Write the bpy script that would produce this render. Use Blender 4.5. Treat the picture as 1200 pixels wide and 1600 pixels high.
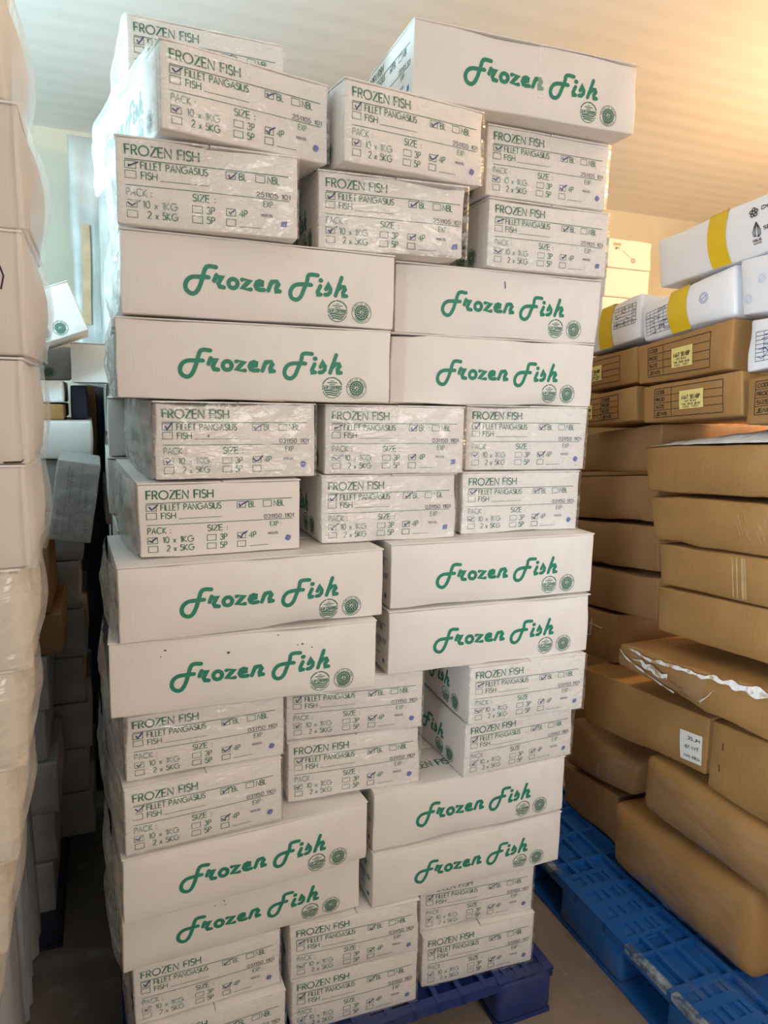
import bpy, math, random
from mathutils import Vector, Matrix, noise

for o in list(bpy.data.objects):
    bpy.data.objects.remove(o)
S = bpy.context.scene
COL = S.collection
R = math.radians
YAW = R(22.0)                                    # the store's axes are turned 22 degrees to the camera
UX, UY = math.cos(YAW), math.sin(YAW)
def W(u, v, z=0.0):                               # room axes (u to the right, v into the room) -> world
    return Vector((u*UX - v*UY, u*UY + v*UX, z))

# ------------------------------------------------------------------ camera
cam = bpy.data.cameras.new('camera')
cam.sensor_fit = 'VERTICAL'; cam.sensor_height = 36.0
cam.lens = 1108.03/1600*36.0
cam.clip_start = 0.05; cam.clip_end = 60
co = bpy.data.objects.new('camera', cam); COL.objects.link(co)
PIT, ROL, ZC = 0.159407, 0.0219836, 1.644
fw = Vector((0, math.cos(PIT), -math.sin(PIT))); up0 = Vector((0, math.sin(PIT), math.cos(PIT))); r0 = Vector((1, 0, 0))
rt = r0*math.cos(ROL) + up0*math.sin(ROL); up = -r0*math.sin(ROL) + up0*math.cos(ROL)
co.matrix_world = Matrix(((rt.x, up.x, -fw.x, 0), (rt.y, up.y, -fw.y, 0), (rt.z, up.z, -fw.z, ZC), (0, 0, 0, 1)))
S.camera = co

# ------------------------------------------------------------------ world, lights, exposure
wd = bpy.data.worlds.new('daylight'); S.world = wd; wd.use_nodes = True
wd.node_tree.nodes['Background'].inputs[0].default_value = (1.0, 0.90, 0.78, 1)
wd.node_tree.nodes['Background'].inputs[1].default_value = 0.17
def area(name, loc, target, sx, sy, power, col):
    l = bpy.data.lights.new(name, 'AREA'); l.shape = 'RECTANGLE'; l.size = sx; l.size_y = sy; l.energy = power; l.color = col
    o = bpy.data.objects.new(name, l); COL.objects.link(o); o.location = loc
    o.rotation_euler = (Vector(target) - Vector(loc)).to_track_quat('-Z', 'Y').to_euler(); return o
def point(name, loc, rad, power, col):
    l = bpy.data.lights.new(name, 'POINT'); l.shadow_soft_size = rad; l.energy = power; l.color = col
    o = bpy.data.objects.new(name, l); COL.objects.link(o); o.location = loc; return o
area('doorway_light', W(1.0, -1.05, 1.85), W(0.5, 1.5, 1.2), 0.85, 1.0, 29, (1.0, 0.90, 0.82))
dl = area('side_doorway_light', W(-1.9, -1.3, 1.8), W(1.7, 0.92, 1.35), 0.6, 0.9, 7.4, (0.74, 0.87, 1.0)); dl.data.spread = R(36)
point('cool_ceiling_lamp', W(-1.1, 1.80, 2.02), 0.08, 104, (0.55, 0.85, 1.0))
point('warm_ceiling_lamp', W(3.1, 1.36, 2.2), 0.09, 128, (1.0, 0.645, 0.345))
S.view_settings.view_transform = 'Standard'; S.view_settings.look = 'None'
S.view_settings.gamma = 1.0; S.view_settings.use_curve_mapping = False
S.view_settings.exposure = 0.0

# ------------------------------------------------------------------ materials
def mat(name, base, rough=0.7, var=0.06, scale=6.0, bump=0.0, bscale=40.0, aniso=None, metal=0.0, spec=0.4, dirt=None):
    m = bpy.data.materials.new(name); m.use_nodes = True; nt = m.node_tree; N = nt.nodes; K = nt.links
    b = N['Principled BSDF']; b.inputs['Roughness'].default_value = rough; b.inputs['Metallic'].default_value = metal
    b.inputs['Specular IOR Level'].default_value = spec
    tc = N.new('ShaderNodeTexCoord')
    n = N.new('ShaderNodeTexNoise'); n.inputs['Scale'].default_value = scale; n.inputs['Detail'].default_value = 5
    K.new(tc.outputs['Object'], n.inputs['Vector'])
    cr = N.new('ShaderNodeValToRGB')
    cr.color_ramp.elements[0].position = 0.3; cr.color_ramp.elements[1].position = 0.7
    cr.color_ramp.elements[0].color = tuple(c*(1-var) for c in base) + (1,)
    cr.color_ramp.elements[1].color = tuple(min(1, c*(1+var)) for c in base) + (1,)
    K.new(n.outputs['Fac'], cr.inputs['Fac']); out = cr.outputs['Color']
    if dirt:
        dc, dscale, lo, hi, amt = dirt
        n2 = N.new('ShaderNodeTexNoise'); n2.inputs['Scale'].default_value = dscale; n2.inputs['Detail'].default_value = 8
        K.new(tc.outputs['Object'], n2.inputs['Vector'])
        mr = N.new('ShaderNodeMapRange'); mr.inputs[1].default_value = lo; mr.inputs[2].default_value = hi; mr.inputs[4].default_value = amt
        K.new(n2.outputs['Fac'], mr.inputs[0])
        mx = N.new('ShaderNodeMix'); mx.data_type = 'RGBA'; K.new(mr.outputs[0], mx.inputs['Factor']); K.new(out, mx.inputs['A'])
        mx.inputs['B'].default_value = tuple(dc) + (1,); out = mx.outputs['Result']
    K.new(out, b.inputs['Base Color'])
    if bump:
        mp = N.new('ShaderNodeMapping'); K.new(tc.outputs['Object'], mp.inputs['Vector'])
        if aniso: mp.inputs['Scale'].default_value = aniso
        n3 = N.new('ShaderNodeTexNoise'); n3.inputs['Scale'].default_value = bscale; n3.inputs['Detail'].default_value = 4
        K.new(mp.outputs['Vector'], n3.inputs['Vector'])
        bp = N.new('ShaderNodeBump'); bp.inputs['Strength'].default_value = bump; bp.inputs['Distance'].default_value = 0.004
        K.new(n3.outputs['Fac'], bp.inputs['Height']); K.new(bp.outputs['Normal'], b.inputs['Normal'])
    return m
def film(name, haze=0.16, tint=(0.93, 0.95, 0.96), gloss=0.5, bscale=9.0, strength=0.9, patch=0.35):
    m = bpy.data.materials.new(name); m.use_nodes = True; nt = m.node_tree; N = nt.nodes; K = nt.links
    for x in list(N):
        if x.type == 'BSDF_PRINCIPLED': N.remove(x)
    out = N['Material Output']
    tc = N.new('ShaderNodeTexCoord')
    mp = N.new('ShaderNodeMapping'); mp.inputs['Scale'].default_value = (1.0, 1.0, 2.6); mp.inputs['Rotation'].default_value = (0.5, 0.15, 0.1)
    K.new(tc.outputs['Object'], mp.inputs['Vector'])
    n = N.new('ShaderNodeTexNoise'); n.inputs['Scale'].default_value = bscale; n.inputs['Detail'].default_value = 4; n.inputs['Distortion'].default_value = 1.2
    K.new(mp.outputs['Vector'], n.inputs['Vector'])
    bp = N.new('ShaderNodeBump'); bp.inputs['Strength'].default_value = strength; bp.inputs['Distance'].default_value = 0.02
    K.new(n.outputs['Fac'], bp.inputs['Height'])
    tr = N.new('ShaderNodeBsdfTransparent'); df = N.new('ShaderNodeBsdfDiffuse'); df.inputs[0].default_value = tint + (1,)
    gl = N.new('ShaderNodeBsdfGlossy'); gl.inputs['Roughness'].default_value = 0.16; gl.inputs['Color'].default_value = (1, 1, 1, 1)
    K.new(bp.outputs['Normal'], gl.inputs['Normal'])
    n2 = N.new('ShaderNodeTexNoise'); n2.inputs['Scale'].default_value = bscale*1.7; n2.inputs['Detail'].default_value = 3; n2.inputs['Distortion'].default_value = 1.5
    K.new(mp.outputs['Vector'], n2.inputs['Vector'])
    mr = N.new('ShaderNodeMapRange'); mr.inputs[1].default_value = 0.46; mr.inputs[2].default_value = 0.80
    mr.inputs[3].default_value = haze; mr.inputs[4].default_value = haze + patch
    K.new(n2.outputs['Fac'], mr.inputs[0])
    m1 = N.new('ShaderNodeMixShader'); K.new(mr.outputs[0], m1.inputs[0]); K.new(tr.outputs[0], m1.inputs[1]); K.new(df.outputs[0], m1.inputs[2])
    lw = N.new('ShaderNodeLayerWeight'); lw.inputs['Blend'].default_value = 0.12
    mu = N.new('ShaderNodeMath'); mu.operation = 'MULTIPLY_ADD'; mu.inputs[1].default_value = 0.5*gloss; mu.inputs[2].default_value = 0.05*gloss; K.new(lw.outputs['Fresnel'], mu.inputs[0])
    m2 = N.new('ShaderNodeMixShader'); K.new(mu.outputs[0], m2.inputs[0]); K.new(m1.outputs[0], m2.inputs[1]); K.new(gl.outputs[0], m2.inputs[2])
    K.new(m2.outputs[0], out.inputs['Surface'])
    return m

M_WHITE = mat('white_carton_board', (0.80, 0.765, 0.735), 0.62, 0.03, 5, 0.12, 22, (9, 9, 0.4), dirt=((0.62, 0.56, 0.50), 7, 0.60, 0.82, 0.45))
M_WHITE_B = mat('bright_white_board', (0.83, 0.85, 0.90), 0.55, 0.03, 5, 0.1, 20, (1, 1, 1), dirt=((0.62, 0.6, 0.6), 6, 0.6, 0.85, 0.35))
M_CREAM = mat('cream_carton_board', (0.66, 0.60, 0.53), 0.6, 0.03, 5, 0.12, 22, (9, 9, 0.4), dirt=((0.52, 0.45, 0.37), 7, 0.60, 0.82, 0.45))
M_EDGE = mat('raw_board_edge', (0.60, 0.52, 0.44), 0.8, 0.15, 30)
M_GREEN = mat('green_ink', (0.028, 0.235, 0.150), 0.55, 0.08, 30)
M_GREEN_D = mat('dark_green_ink', (0.030, 0.160, 0.100), 0.6, 0.12, 40)
M_PEN = mat('blue_pen_ink', (0.035, 0.035, 0.17), 0.6, 0.1, 40)
M_DATE = mat('violet_date_ink', (0.10, 0.075, 0.15), 0.6, 0.1, 40)
M_STAMP = mat('blue_stamp_ink', (0.14, 0.17, 0.42), 0.6, 0.45, 160)
M_KRAFT = mat('brown_kraft_board', (0.35, 0.188, 0.064), 0.6, 0.10, 7, 0.2, 18, (8, 8, 0.5), dirt=((0.50, 0.36, 0.21), 5, 0.55, 0.8, 0.5))
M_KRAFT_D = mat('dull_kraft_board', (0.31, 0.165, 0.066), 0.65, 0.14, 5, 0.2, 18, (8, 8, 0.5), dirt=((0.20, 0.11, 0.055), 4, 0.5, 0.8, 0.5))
M_BLACK = mat('black_ink', (0.035, 0.025, 0.022), 0.6, 0.1, 40)
M_YTAPE = mat('yellow_tape', (0.72, 0.50, 0.015), 0.3, 0.06, 12, 0.15, 10)
M_YLAB = mat('yellow_label_paper', (0.78, 0.66, 0.24), 0.6, 0.05, 20)
M_WLAB = mat('white_label_paper', (0.78, 0.77, 0.72), 0.6, 0.05, 20)
M_FROST = mat('frost', (0.88, 0.88, 0.88), 0.8, 0.06, 30, 0.8, 60)
M_BLUE = mat('blue_pallet_plastic', (0.012, 0.105, 0.36), 0.42, 0.2, 4, 0.1, 30, dirt=((0.16, 0.16, 0.17), 9, 0.55, 0.8, 0.5))
M_BLUEW = mat('worn_blue_plastic', (0.22, 0.27, 0.34), 0.7, 0.5, 40, 0.3, 60, dirt=((0.03, 0.08, 0.2), 30, 0.5, 0.6, 0.9))
M_NAVY = mat('navy_pallet_plastic', (0.016, 0.036, 0.165), 0.42, 0.2, 4, 0.1, 30, dirt=((0.10, 0.085, 0.09), 6, 0.52, 0.75, 0.6))
M_DARKP = mat('dark_pallet_plastic', (0.025, 0.03, 0.06), 0.5, 0.2, 4)
M_FILM = film('clear_stretch_film', 0.03, gloss=0.55, patch=0.40, strength=0.6)
M_FILM_S = film('side_stretch_film', 0.34, (0.85, 0.84, 0.82), gloss=0.6, patch=0.3, bscale=6)
M_FILM_L = film('smooth_side_film', 0.22, (0.84, 0.84, 0.85), gloss=0.5, patch=0.08, bscale=3, strength=0.4)
M_FILM_Y = film('heavy_stretch_film', 0.30, (0.86, 0.80, 0.70), gloss=0.5, patch=0.25, bscale=4)
M_FILM_K = film('film_on_kraft', 0.02, (0.75, 0.66, 0.55), gloss=0.9, patch=0.12, bscale=5)
M_GREY_SHADE = mat('grey_wrap_and_shade_board', (0.40, 0.39, 0.385), 0.5, 0.12, 9, 0.5, 14)  # real grey wrap; on pale aisle cartons the grey carries their shade
M_WRAP = mat('white_wrapped_load', (0.56, 0.57, 0.56), 0.35, 0.22, 7, 0.7, 9, (5, 5, 0.6), spec=0.6)
M_PEACH = mat('peach_strip', (0.62, 0.43, 0.27), 0.6, 0.15, 20)
M_CONC = mat('wet_concrete', (0.235, 0.185, 0.145), 0.55, 0.28, 3.2, 0.35, 26, dirt=((0.42, 0.38, 0.34), 11, 0.60, 0.72, 0.6))
M_WALL = mat('cream_wall_panel', (0.74, 0.69, 0.57), 0.7, 0.06, 1.2, 0.1, 5, dirt=((0.48, 0.45, 0.30), 2.0, 0.52, 0.8, 0.5))
# ceiling: ribbed cold-store panel
M_CEIL = mat('ribbed_ceiling_panel', (0.86, 0.84, 0.81), 0.8, 0.03, 1.5, spec=0.1)
nt = M_CEIL.node_tree; tcn = nt.nodes.new('ShaderNodeTexCoord'); mpn = nt.nodes.new('ShaderNodeMapping')
mpn.inputs['Rotation'].default_value = (0, 0, 0)
wv = nt.nodes.new('ShaderNodeTexWave'); wv.bands_direction = 'Y'; wv.inputs['Scale'].default_value = 2.6
wv.inputs['Distortion'].default_value = 0.7; wv.inputs['Detail Scale'].default_value = 0.6
bpn = nt.nodes.new('ShaderNodeBump'); bpn.inputs['Strength'].default_value = 0.22; bpn.inputs['Distance'].default_value = 0.006
nt.links.new(tcn.outputs['Object'], mpn.inputs['Vector']); nt.links.new(mpn.outputs['Vector'], wv.inputs['Vector'])
nt.links.new(wv.outputs['Fac'], bpn.inputs['Height']); nt.links.new(bpn.outputs['Normal'], nt.nodes['Principled BSDF'].inputs['Normal'])

# ------------------------------------------------------------------ helpers
def mesh(name, V, F, m=None, smooth=False):
    me = bpy.data.meshes.new(name); me.from_pydata([tuple(v) for v in V], [], F); me.update()
    if smooth:
        for p in me.polygons: p.use_smooth = True
    if m: me.materials.append(m)
    return me
def link(name, me, parent=None, loc=(0, 0, 0), rot=(0, 0, 0), scale=(1, 1, 1)):
    o = bpy.data.objects.new(name, me); COL.objects.link(o); o.location = loc; o.rotation_euler = rot; o.scale = scale
    if parent: o.parent = parent
    return o
def tag(o, label, cat, group=None):
    o['label'] = label; o['category'] = cat
    if group: o['group'] = group
    return o
def empty(name, loc, rotz=0.0):
    o = bpy.data.objects.new(name, None); COL.objects.link(o); o.location = loc; o.rotation_euler = (0, 0, rotz)
    o.empty_display_size = 0.05; return o
def struct(o):
    o['kind'] = 'structure'; return o
class MB:
    def __init__(s): s.V = []; s.F = []
    def add(s, V, F):
        k = len(s.V); s.V += [Vector(v) for v in V]; s.F += [tuple(i+k for i in f) for f in F]
    def box(s, x0, x1, y0, y1, z0, z1):
        s.add([(x0,y0,z0),(x1,y0,z0),(x1,y1,z0),(x0,y1,z0),(x0,y0,z1),(x1,y0,z1),(x1,y1,z1),(x0,y1,z1)],
              [(0,3,2,1),(4,5,6,7),(0,1,5,4),(1,2,6,5),(2,3,7,6),(3,0,4,7)])
    def mesh(s, name, m, smooth=False): return mesh(name, s.V, s.F, m, smooth)

def rbox(dx, dy, dz, r=0.004, n=(10, 7, 5), seed=0, by=0.004, bx=0.003, bz=0.0, dent=0.0015, wob=0.0):
    """rounded, slightly bulging box centred on x,y with its base at z=0"""
    h = (dx/2, dy/2, dz/2)
    def ticks(hh, k):
        a = [-hh, -hh+r*0.35, -hh+r]
        for i in range(1, k): a.append(-hh+r + (2*hh-2*r)*i/k)
        return a + [hh-r, hh-r*0.35, hh]
    T = [ticks(h[i], n[i]) for i in range(3)]; L = [len(t) for t in T]
    idx = {}; V = []
    def vid(i, j, k):
        if (i, j, k) in idx: return idx[(i, j, k)]
        p = Vector((T[0][i], T[1][j], T[2][k]))
        q = Vector([max(-h[a]+r, min(h[a]-r, p[a])) for a in range(3)]); d = p - q
        if d.length > 1e-9: p = q + d.normalized()*min(r, max(abs(d.x), abs(d.y), abs(d.z)))
        a, b, c = p.x/h[0], p.y/h[1], p.z/h[2]
        if abs(a) > 0.98: p.x += math.copysign(bx*(1-b*b)*(1-c*c), a)
        if abs(b) > 0.98: p.y += math.copysign(by*(1-a*a)*(1-c*c), b)
        if abs(c) > 0.98 and bz: p.z += math.copysign(bz*(1-a*a)*(1-b*b), c)
        e = sorted((abs(a), abs(b), abs(c)))[1]
        w = max(0, (e-0.86)/0.14)
        if dent and w > 0:
            nv = noise.noise_vector(Vector((p.x*14+seed*7.3, p.y*14-seed*3.1, p.z*14+seed)))
            p += nv*dent*w
            nv = noise.noise_vector(Vector((p.x*5+seed*2.3, p.y*5+seed*5.1, p.z*5-seed)))
            if abs(nv.x) > 0.35: p -= Vector((a, b, c))*dent*2.2*w*(abs(nv.x)-0.35)*3
        if wob:
            p += noise.noise_vector(Vector((p.x*7+seed*9.1, p.y*7, p.z*7-seed*4)))*wob
            p += noise.noise_vector(Vector((p.x*19-seed*3, p.y*19, p.z*19+seed)))*wob*0.3
        idx[(i, j, k)] = len(V); V.append(p + Vector((0, 0, h[2]))); return idx[(i, j, k)]
    F = []
    for k in (0, L[2]-1):
        for i in range(L[0]-1):
            for j in range(L[1]-1):
                f = (vid(i,j,k), vid(i+1,j,k), vid(i+1,j+1,k), vid(i,j+1,k)); F.append(f if k else f[::-1])
    for j in (0, L[1]-1):
        for i in range(L[0]-1):
            for k in range(L[2]-1):
                f = (vid(i,j,k), vid(i+1,j,k), vid(i+1,j,k+1), vid(i,j,k+1)); F.append(f[::-1] if j else f)
    for i in (0, L[0]-1):
        for j in range(L[1]-1):
            for k in range(L[2]-1):
                f = (vid(i,j,k), vid(i,j+1,k), vid(i,j+1,k+1), vid(i,j,k+1)); F.append(f if i else f[::-1])
    return V, F

# ------------------------------------------------------------------ stroke lettering
def arc(cx, cy, rx, ry, a0, a1, n=8):
    return [(cx+rx*math.cos(R(a0+(a1-a0)*i/n)), cy+ry*math.sin(R(a0+(a1-a0)*i/n))) for i in range(n+1)]
GL = {
 'A': (.66, [[(0,0),(.33,1),(.66,0)],[(.12,.34),(.54,.34)]]),
 'B': (.48, [[(0,0),(0,1),(.24,1)]+arc(.24,.76,.2,.24,90,-90,6)+[(0,.52)],[(.24,.52)]+arc(.24,.26,.24,.26,90,-90,6)+[(0,0)]]),
 'C': (.80, [arc(.46,.5,.46,.5,50,310,12)]),
 'D': (.70, [[(0,0),(0,1),(.25,1)]+arc(.25,.5,.45,.5,90,-90,8)+[(0,0)]]),
 'E': (.45, [[(.45,1),(0,1),(0,0),(.45,0)],[(0,.52),(.4,.52)]]),
 'F': (.45, [[(.45,1),(0,1),(0,0)],[(0,.52),(.4,.52)]]),
 'G': (.90, [arc(.46,.5,.46,.5,48,360,14)+[(.52,.5)]]),
 'H': (.60, [[(0,0),(0,1)],[(.6,0),(.6,1)],[(0,.52),(.6,.52)]]),
 'I': (.02, [[(0,0),(0,1)]]),
 'J': (.36, [[(.36,1),(.36,.2)]+arc(.18,.18,.18,.18,0,-170,6)]),
 'K': (.55, [[(0,0),(0,1)],[(.5,1),(.02,.46),(.55,0)]]),
 'L': (.38, [[(0,1),(0,0),(.38,0)]]),
 'M': (.80, [[(0,0),(.1,1),(.4,.1),(.7,1),(.8,0)]]),
 'N': (.62, [[(0,0),(0,1),(.62,0),(.62,1)]]),
 'O': (.94, [arc(.47,.5,.47,.5,0,360,16)]),
 'P': (.46, [[(0,0),(0,1),(.22,1)]+arc(.22,.74,.24,.26,90,-90,6)+[(0,.48)]]),
 'Q': (.94, [arc(.47,.5,.47,.5,0,360,16),[(.6,.3),(.92,-.02)]]),
 'R': (.50, [[(0,0),(0,1),(.22,1)]+arc(.22,.74,.24,.26,90,-90,6)+[(0,.48)],[(.22,.48),(.5,0)]]),
 'S': (.46, [arc(.23,.75,.2,.25,30,200,7)+arc(.23,.27,.23,.27,100,-150,9)]),
 'T': (.50, [[(0,1),(.5,1)],[(.25,1),(.25,0)]]),
 'U': (.56, [[(0,1),(0,.28)]+arc(.28,.28,.28,.28,180,360,8)+[(.56,1)]]),
 'V': (.60, [[(0,1),(.3,0),(.6,1)]]),
 'W': (.90, [[(0,1),(.22,0),(.45,.9),(.68,0),(.9,1)]]),
 'X': (.56, [[(0,0),(.56,1)],[(0,1),(.56,0)]]),
 'Y': (.56, [[(0,1),(.28,.5),(.56,1)],[(.28,.5),(.28,0)]]),
 'Z': (.56, [[(.02,1),(.56,1),(0,0),(.56,0)]]),
 'x': (.40, [[(0,0),(.4,.58)],[(0,.58),(.4,0)]]),
 '0': (.52, [arc(.26,.5,.26,.5,0,360,12)]),
 '1': (.22, [[(0,.82),(.2,1),(.2,0)]]),
 '2': (.50, [arc(.25,.73,.24,.27,165,-25,8)+[(0,0),(.5,0)]]),
 '3': (.48, [arc(.23,.75,.21,.25,160,-80,8)+arc(.23,.27,.25,.27,85,-160,9)]),
 '4': (.55, [[(.42,0),(.42,1),(0,.28),(.55,.28)]]),
 '5': (.48, [[(.44,1),(.1,1),(.04,.56)]+arc(.22,.32,.26,.32,100,-150,9)]),
 '6': (.50, [[(.38,1),(.06,.45)]+arc(.25,.3,.25,.3,150,510,12)]),
 '7': (.48, [[(0,1),(.48,1),(.15,0)]]),
 '8': (.48, [arc(.24,.76,.2,.24,0,360,10),arc(.24,.27,.24,.27,0,360,10)]),
 '9': (.50, [arc(.25,.7,.25,.3,0,360,12),[(.49,.62),(.14,0)]]),
 ':': (.04, [[(.02,.04),(.02,.17)],[(.02,.50),(.02,.63)]]),
 '.': (.04, [[(.02,0),(.02,.13)]]),
 '-': (.30, [[(0,.42),(.3,.42)]]),
 ' ': (.30, []),
}
def text_strokes(t, x0, y0, h, width=None, x1=None, gap=0.17):
    """strokes of a line of text; baseline at y0, cap height h, squeezed to end at x1"""
    S_, x = [], 0.0
    for ch in t:
        w, st = GL[ch]
        for s in st: S_.append([(x+p[0], p[1]) for p in s])
        x += w + gap
    tot = x - gap
    k = (x1-x0)/tot if x1 is not None else h
    return [[(x0+p[0]*k, y0+p[1]*h) for p in s] for s in S_]
class Ink:
    """flat strokes and patches laid on a face through a mapping f(a,b) -> point"""
    def __init__(s, f): s.f = f; s.b = MB()
    def stroke(s, pts, t, cap=True, step=0.03):
        q = [pts[0]]
        for p in pts[1:]:
            d = math.hypot(p[0]-q[-1][0], p[1]-q[-1][1]); k = max(1, int(d/step))
            a = q[-1]
            for i in range(1, k+1): q.append((a[0]+(p[0]-a[0])*i/k, a[1]+(p[1]-a[1])*i/k))
        n = len(q)
        if n < 2: return
        Lp, Rp = [], []
        for i in range(n):
            a, b = q[max(0, i-1)], q[min(n-1, i+1)]
            dx, dy = b[0]-a[0], b[1]-a[1]; l = math.hypot(dx, dy) or 1
            m = 1.0
            if 0 < i < n-1:
                d1 = (q[i][0]-a[0], q[i][1]-a[1]); l1 = math.hypot(*d1) or 1
                c = abs((d1[0]*dx+d1[1]*dy)/(l1*l)); m = min(1.6, 1/max(c, .55))
            nx, ny = -dy/l*t*m, dx/l*t*m
            Lp.append((q[i][0]+nx, q[i][1]+ny)); Rp.append((q[i][0]-nx, q[i][1]-ny))
        V = [s.f(*p) for p in Lp] + [s.f(*p) for p in Rp]
        F = [(n+i, n+i+1, i+1, i) for i in range(n-1)]
        s.b.add(V, F)
        if cap:
            for e, o in ((0, 1), (n-1, n-2)):
                an = math.atan2(q[e][1]-q[o][1], q[e][0]-q[o][0])
                C = [q[e]] + [(q[e][0]+t*math.cos(an-math.pi/2+math.pi*i/6), q[e][1]+t*math.sin(an-math.pi/2+math.pi*i/6)) for i in range(7)]
                s.b.add([s.f(*p) for p in C], [(0, i, i+1) for i in range(1, 7)])
    def text(s, t, x0, y0, h, x1=None, th=0.0008, cap=False):
        for st in text_strokes(t, x0, y0, h, x1=x1): s.stroke(st, th, cap)
    def rect(s, x0, y0, x1, y1, t):
        for a, b in (((x0-t, y0), (x1+t, y0)), ((x1, y0), (x1, y1)), ((x1+t, y1), (x0-t, y1)), ((x0, y1), (x0, y0))): s.stroke([a, b], t, False)
    def fill(s, x0, y0, x1, y1, nx=3, ny=3):
        V = [s.f(x0+(x1-x0)*i/nx, y0+(y1-y0)*j/ny) for j in range(ny+1) for i in range(nx+1)]
        F = [(j*(nx+1)+i, j*(nx+1)+i+1, (j+1)*(nx+1)+i+1, (j+1)*(nx+1)+i) for j in range(ny) for i in range(nx)]
        s.b.add(V, F)
    def poly(s, pts):
        s.b.add([s.f(*p) for p in pts], [tuple(range(len(pts)))])
    def ring(s, cx, cy, r, t, n=28): s.stroke(arc(cx, cy, r, r, 0, 360, n), t, False)
    def mesh(s, name, m): return s.b.mesh(name, m)

# ================================================================== the fish carton
CL, CW, CH = 0.5351, 0.3206, 0.1500
BL_, BE_ = 0.0045, 0.0030
BODY_H = CH - 0.0034
def on_long(a, b, e=0.0007):                     # face -Y, a to the right, b up from mid-height
    w = max(0, 1-(2*a/CL)**2)*max(0, 1-(2*b/CH)**2)
    return (a, -(CW/2 + BL_*w + e), CH/2 + b)
def on_end(a, b, e=0.0007):                      # face -X, a to the right (towards -Y)
    w = max(0, 1-(2*a/CW)**2)*max(0, 1-(2*b/CH)**2)
    return (-(CL/2 + BE_*w + e), -a, CH/2 + b)
LOGO = [[(-0.0984,0.0188),(-0.1159,0.0181),(-0.1237,-0.0035),(-0.1276,-0.0152),(-0.1323,-0.0252),(-0.1378,-0.0311),(-0.1441,-0.0321),(-0.1512,-0.0282),(-0.1547,-0.021),(-0.1536,-0.0128),(-0.1489,-0.0061),(-0.1419,-0.0022),(-0.1324,-0.0011),(-0.1126,-0.0007)],[(-0.0978,0.0043),(-0.1019,-0.0064)],[(-0.0971,0.001),(-0.0849,0.0006),(-0.091,-0.0044),(-0.0942,-0.0104),(-0.0917,-0.0161),(-0.0842,-0.0171)],[(-0.0583,-0.0082),(-0.0589,-0.0114),(-0.0607,-0.0142),(-0.0635,-0.0161),(-0.0667,-0.0168),(-0.0699,-0.0163),(-0.0727,-0.0146),(-0.0745,-0.012),(-0.0752,-0.0088),(-0.0746,-0.0056),(-0.0727,-0.0028),(-0.07,-0.0009),(-0.0668,-0.0002),(-0.0636,-0.0007),(-0.0608,-0.0024),(-0.0589,-0.0051),(-0.0583,-0.0082)],[(-0.0497,-0.0001),(-0.0349,-0.0001),(-0.0491,-0.0163),(-0.0331,-0.0168)],[(-0.0221,-0.0087),(-0.01,-0.0066),(-0.0105,-0.0021),(-0.0159,-0.0001),(-0.0212,-0.0024),(-0.0241,-0.0092),(-0.0216,-0.0147),(-0.0157,-0.0165),(-0.0074,-0.0159)],[(0.0075,0.0006),(0.0009,-0.0163)],[(0.0047,-0.0049),(0.0108,0.0012),(0.0184,0.0015),(0.0207,-0.0027),(0.016,-0.0118),(0.0166,-0.0159),(0.0237,-0.0165)],[(0.1005,0.0204),(0.0823,0.0197),(0.0781,0.0053),(0.0714,-0.0103),(0.0672,-0.0208),(0.0613,-0.0278),(0.0544,-0.0297),(0.0476,-0.0265),(0.0446,-0.0189),(0.0465,-0.0103),(0.0524,-0.0033),(0.061,-0.0001),(0.0747,0.0009),(0.0869,0.0008)],[(0.106,0.0003),(0.1001,-0.012),(0.101,-0.0159),(0.1071,-0.0161)],[(0.1064,0.0112),(0.1076,0.0112)],[(0.118,-0.005),(0.1235,0.0049),(0.1275,-0.0033),(0.1267,-0.0103),(0.122,-0.0151),(0.1159,-0.0158)],[(0.1508,0.0201),(0.138,-0.016)],[(0.1435,-0.0042),(0.1502,0.0023),(0.1573,0.0022),(0.1584,-0.0014),(0.1535,-0.0094),(0.1543,-0.015),(0.1611,-0.0153)]]
def smooth_line(p, n=4):
    if len(p) < 5: return p
    q = []
    for i in range(len(p)-1):
        p0, p1, p2, p3 = p[max(0,i-1)], p[i], p[i+1], p[min(len(p)-1,i+2)]
        for k in range(n):
            t = k/n
            q.append(tuple(0.5*((2*p1[c])+(-p0[c]+p2[c])*t+(2*p0[c]-5*p1[c]+4*p2[c]-p3[c])*t*t+(-p0[c]+3*p1[c]-3*p2[c]+p3[c])*t**3) for c in (0, 1)))
    return q + [p[-1]]
ink = Ink(on_long)
for s in LOGO:
    if s in (LOGO[0], LOGO[3], LOGO[8]): s = smooth_line(s)
    ink.stroke(s, 0.0040 if s[0] != LOGO[10][0] else 0.0044, True)
ME_LOGO = ink.mesh('logo_lettering', M_GREEN)
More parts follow.
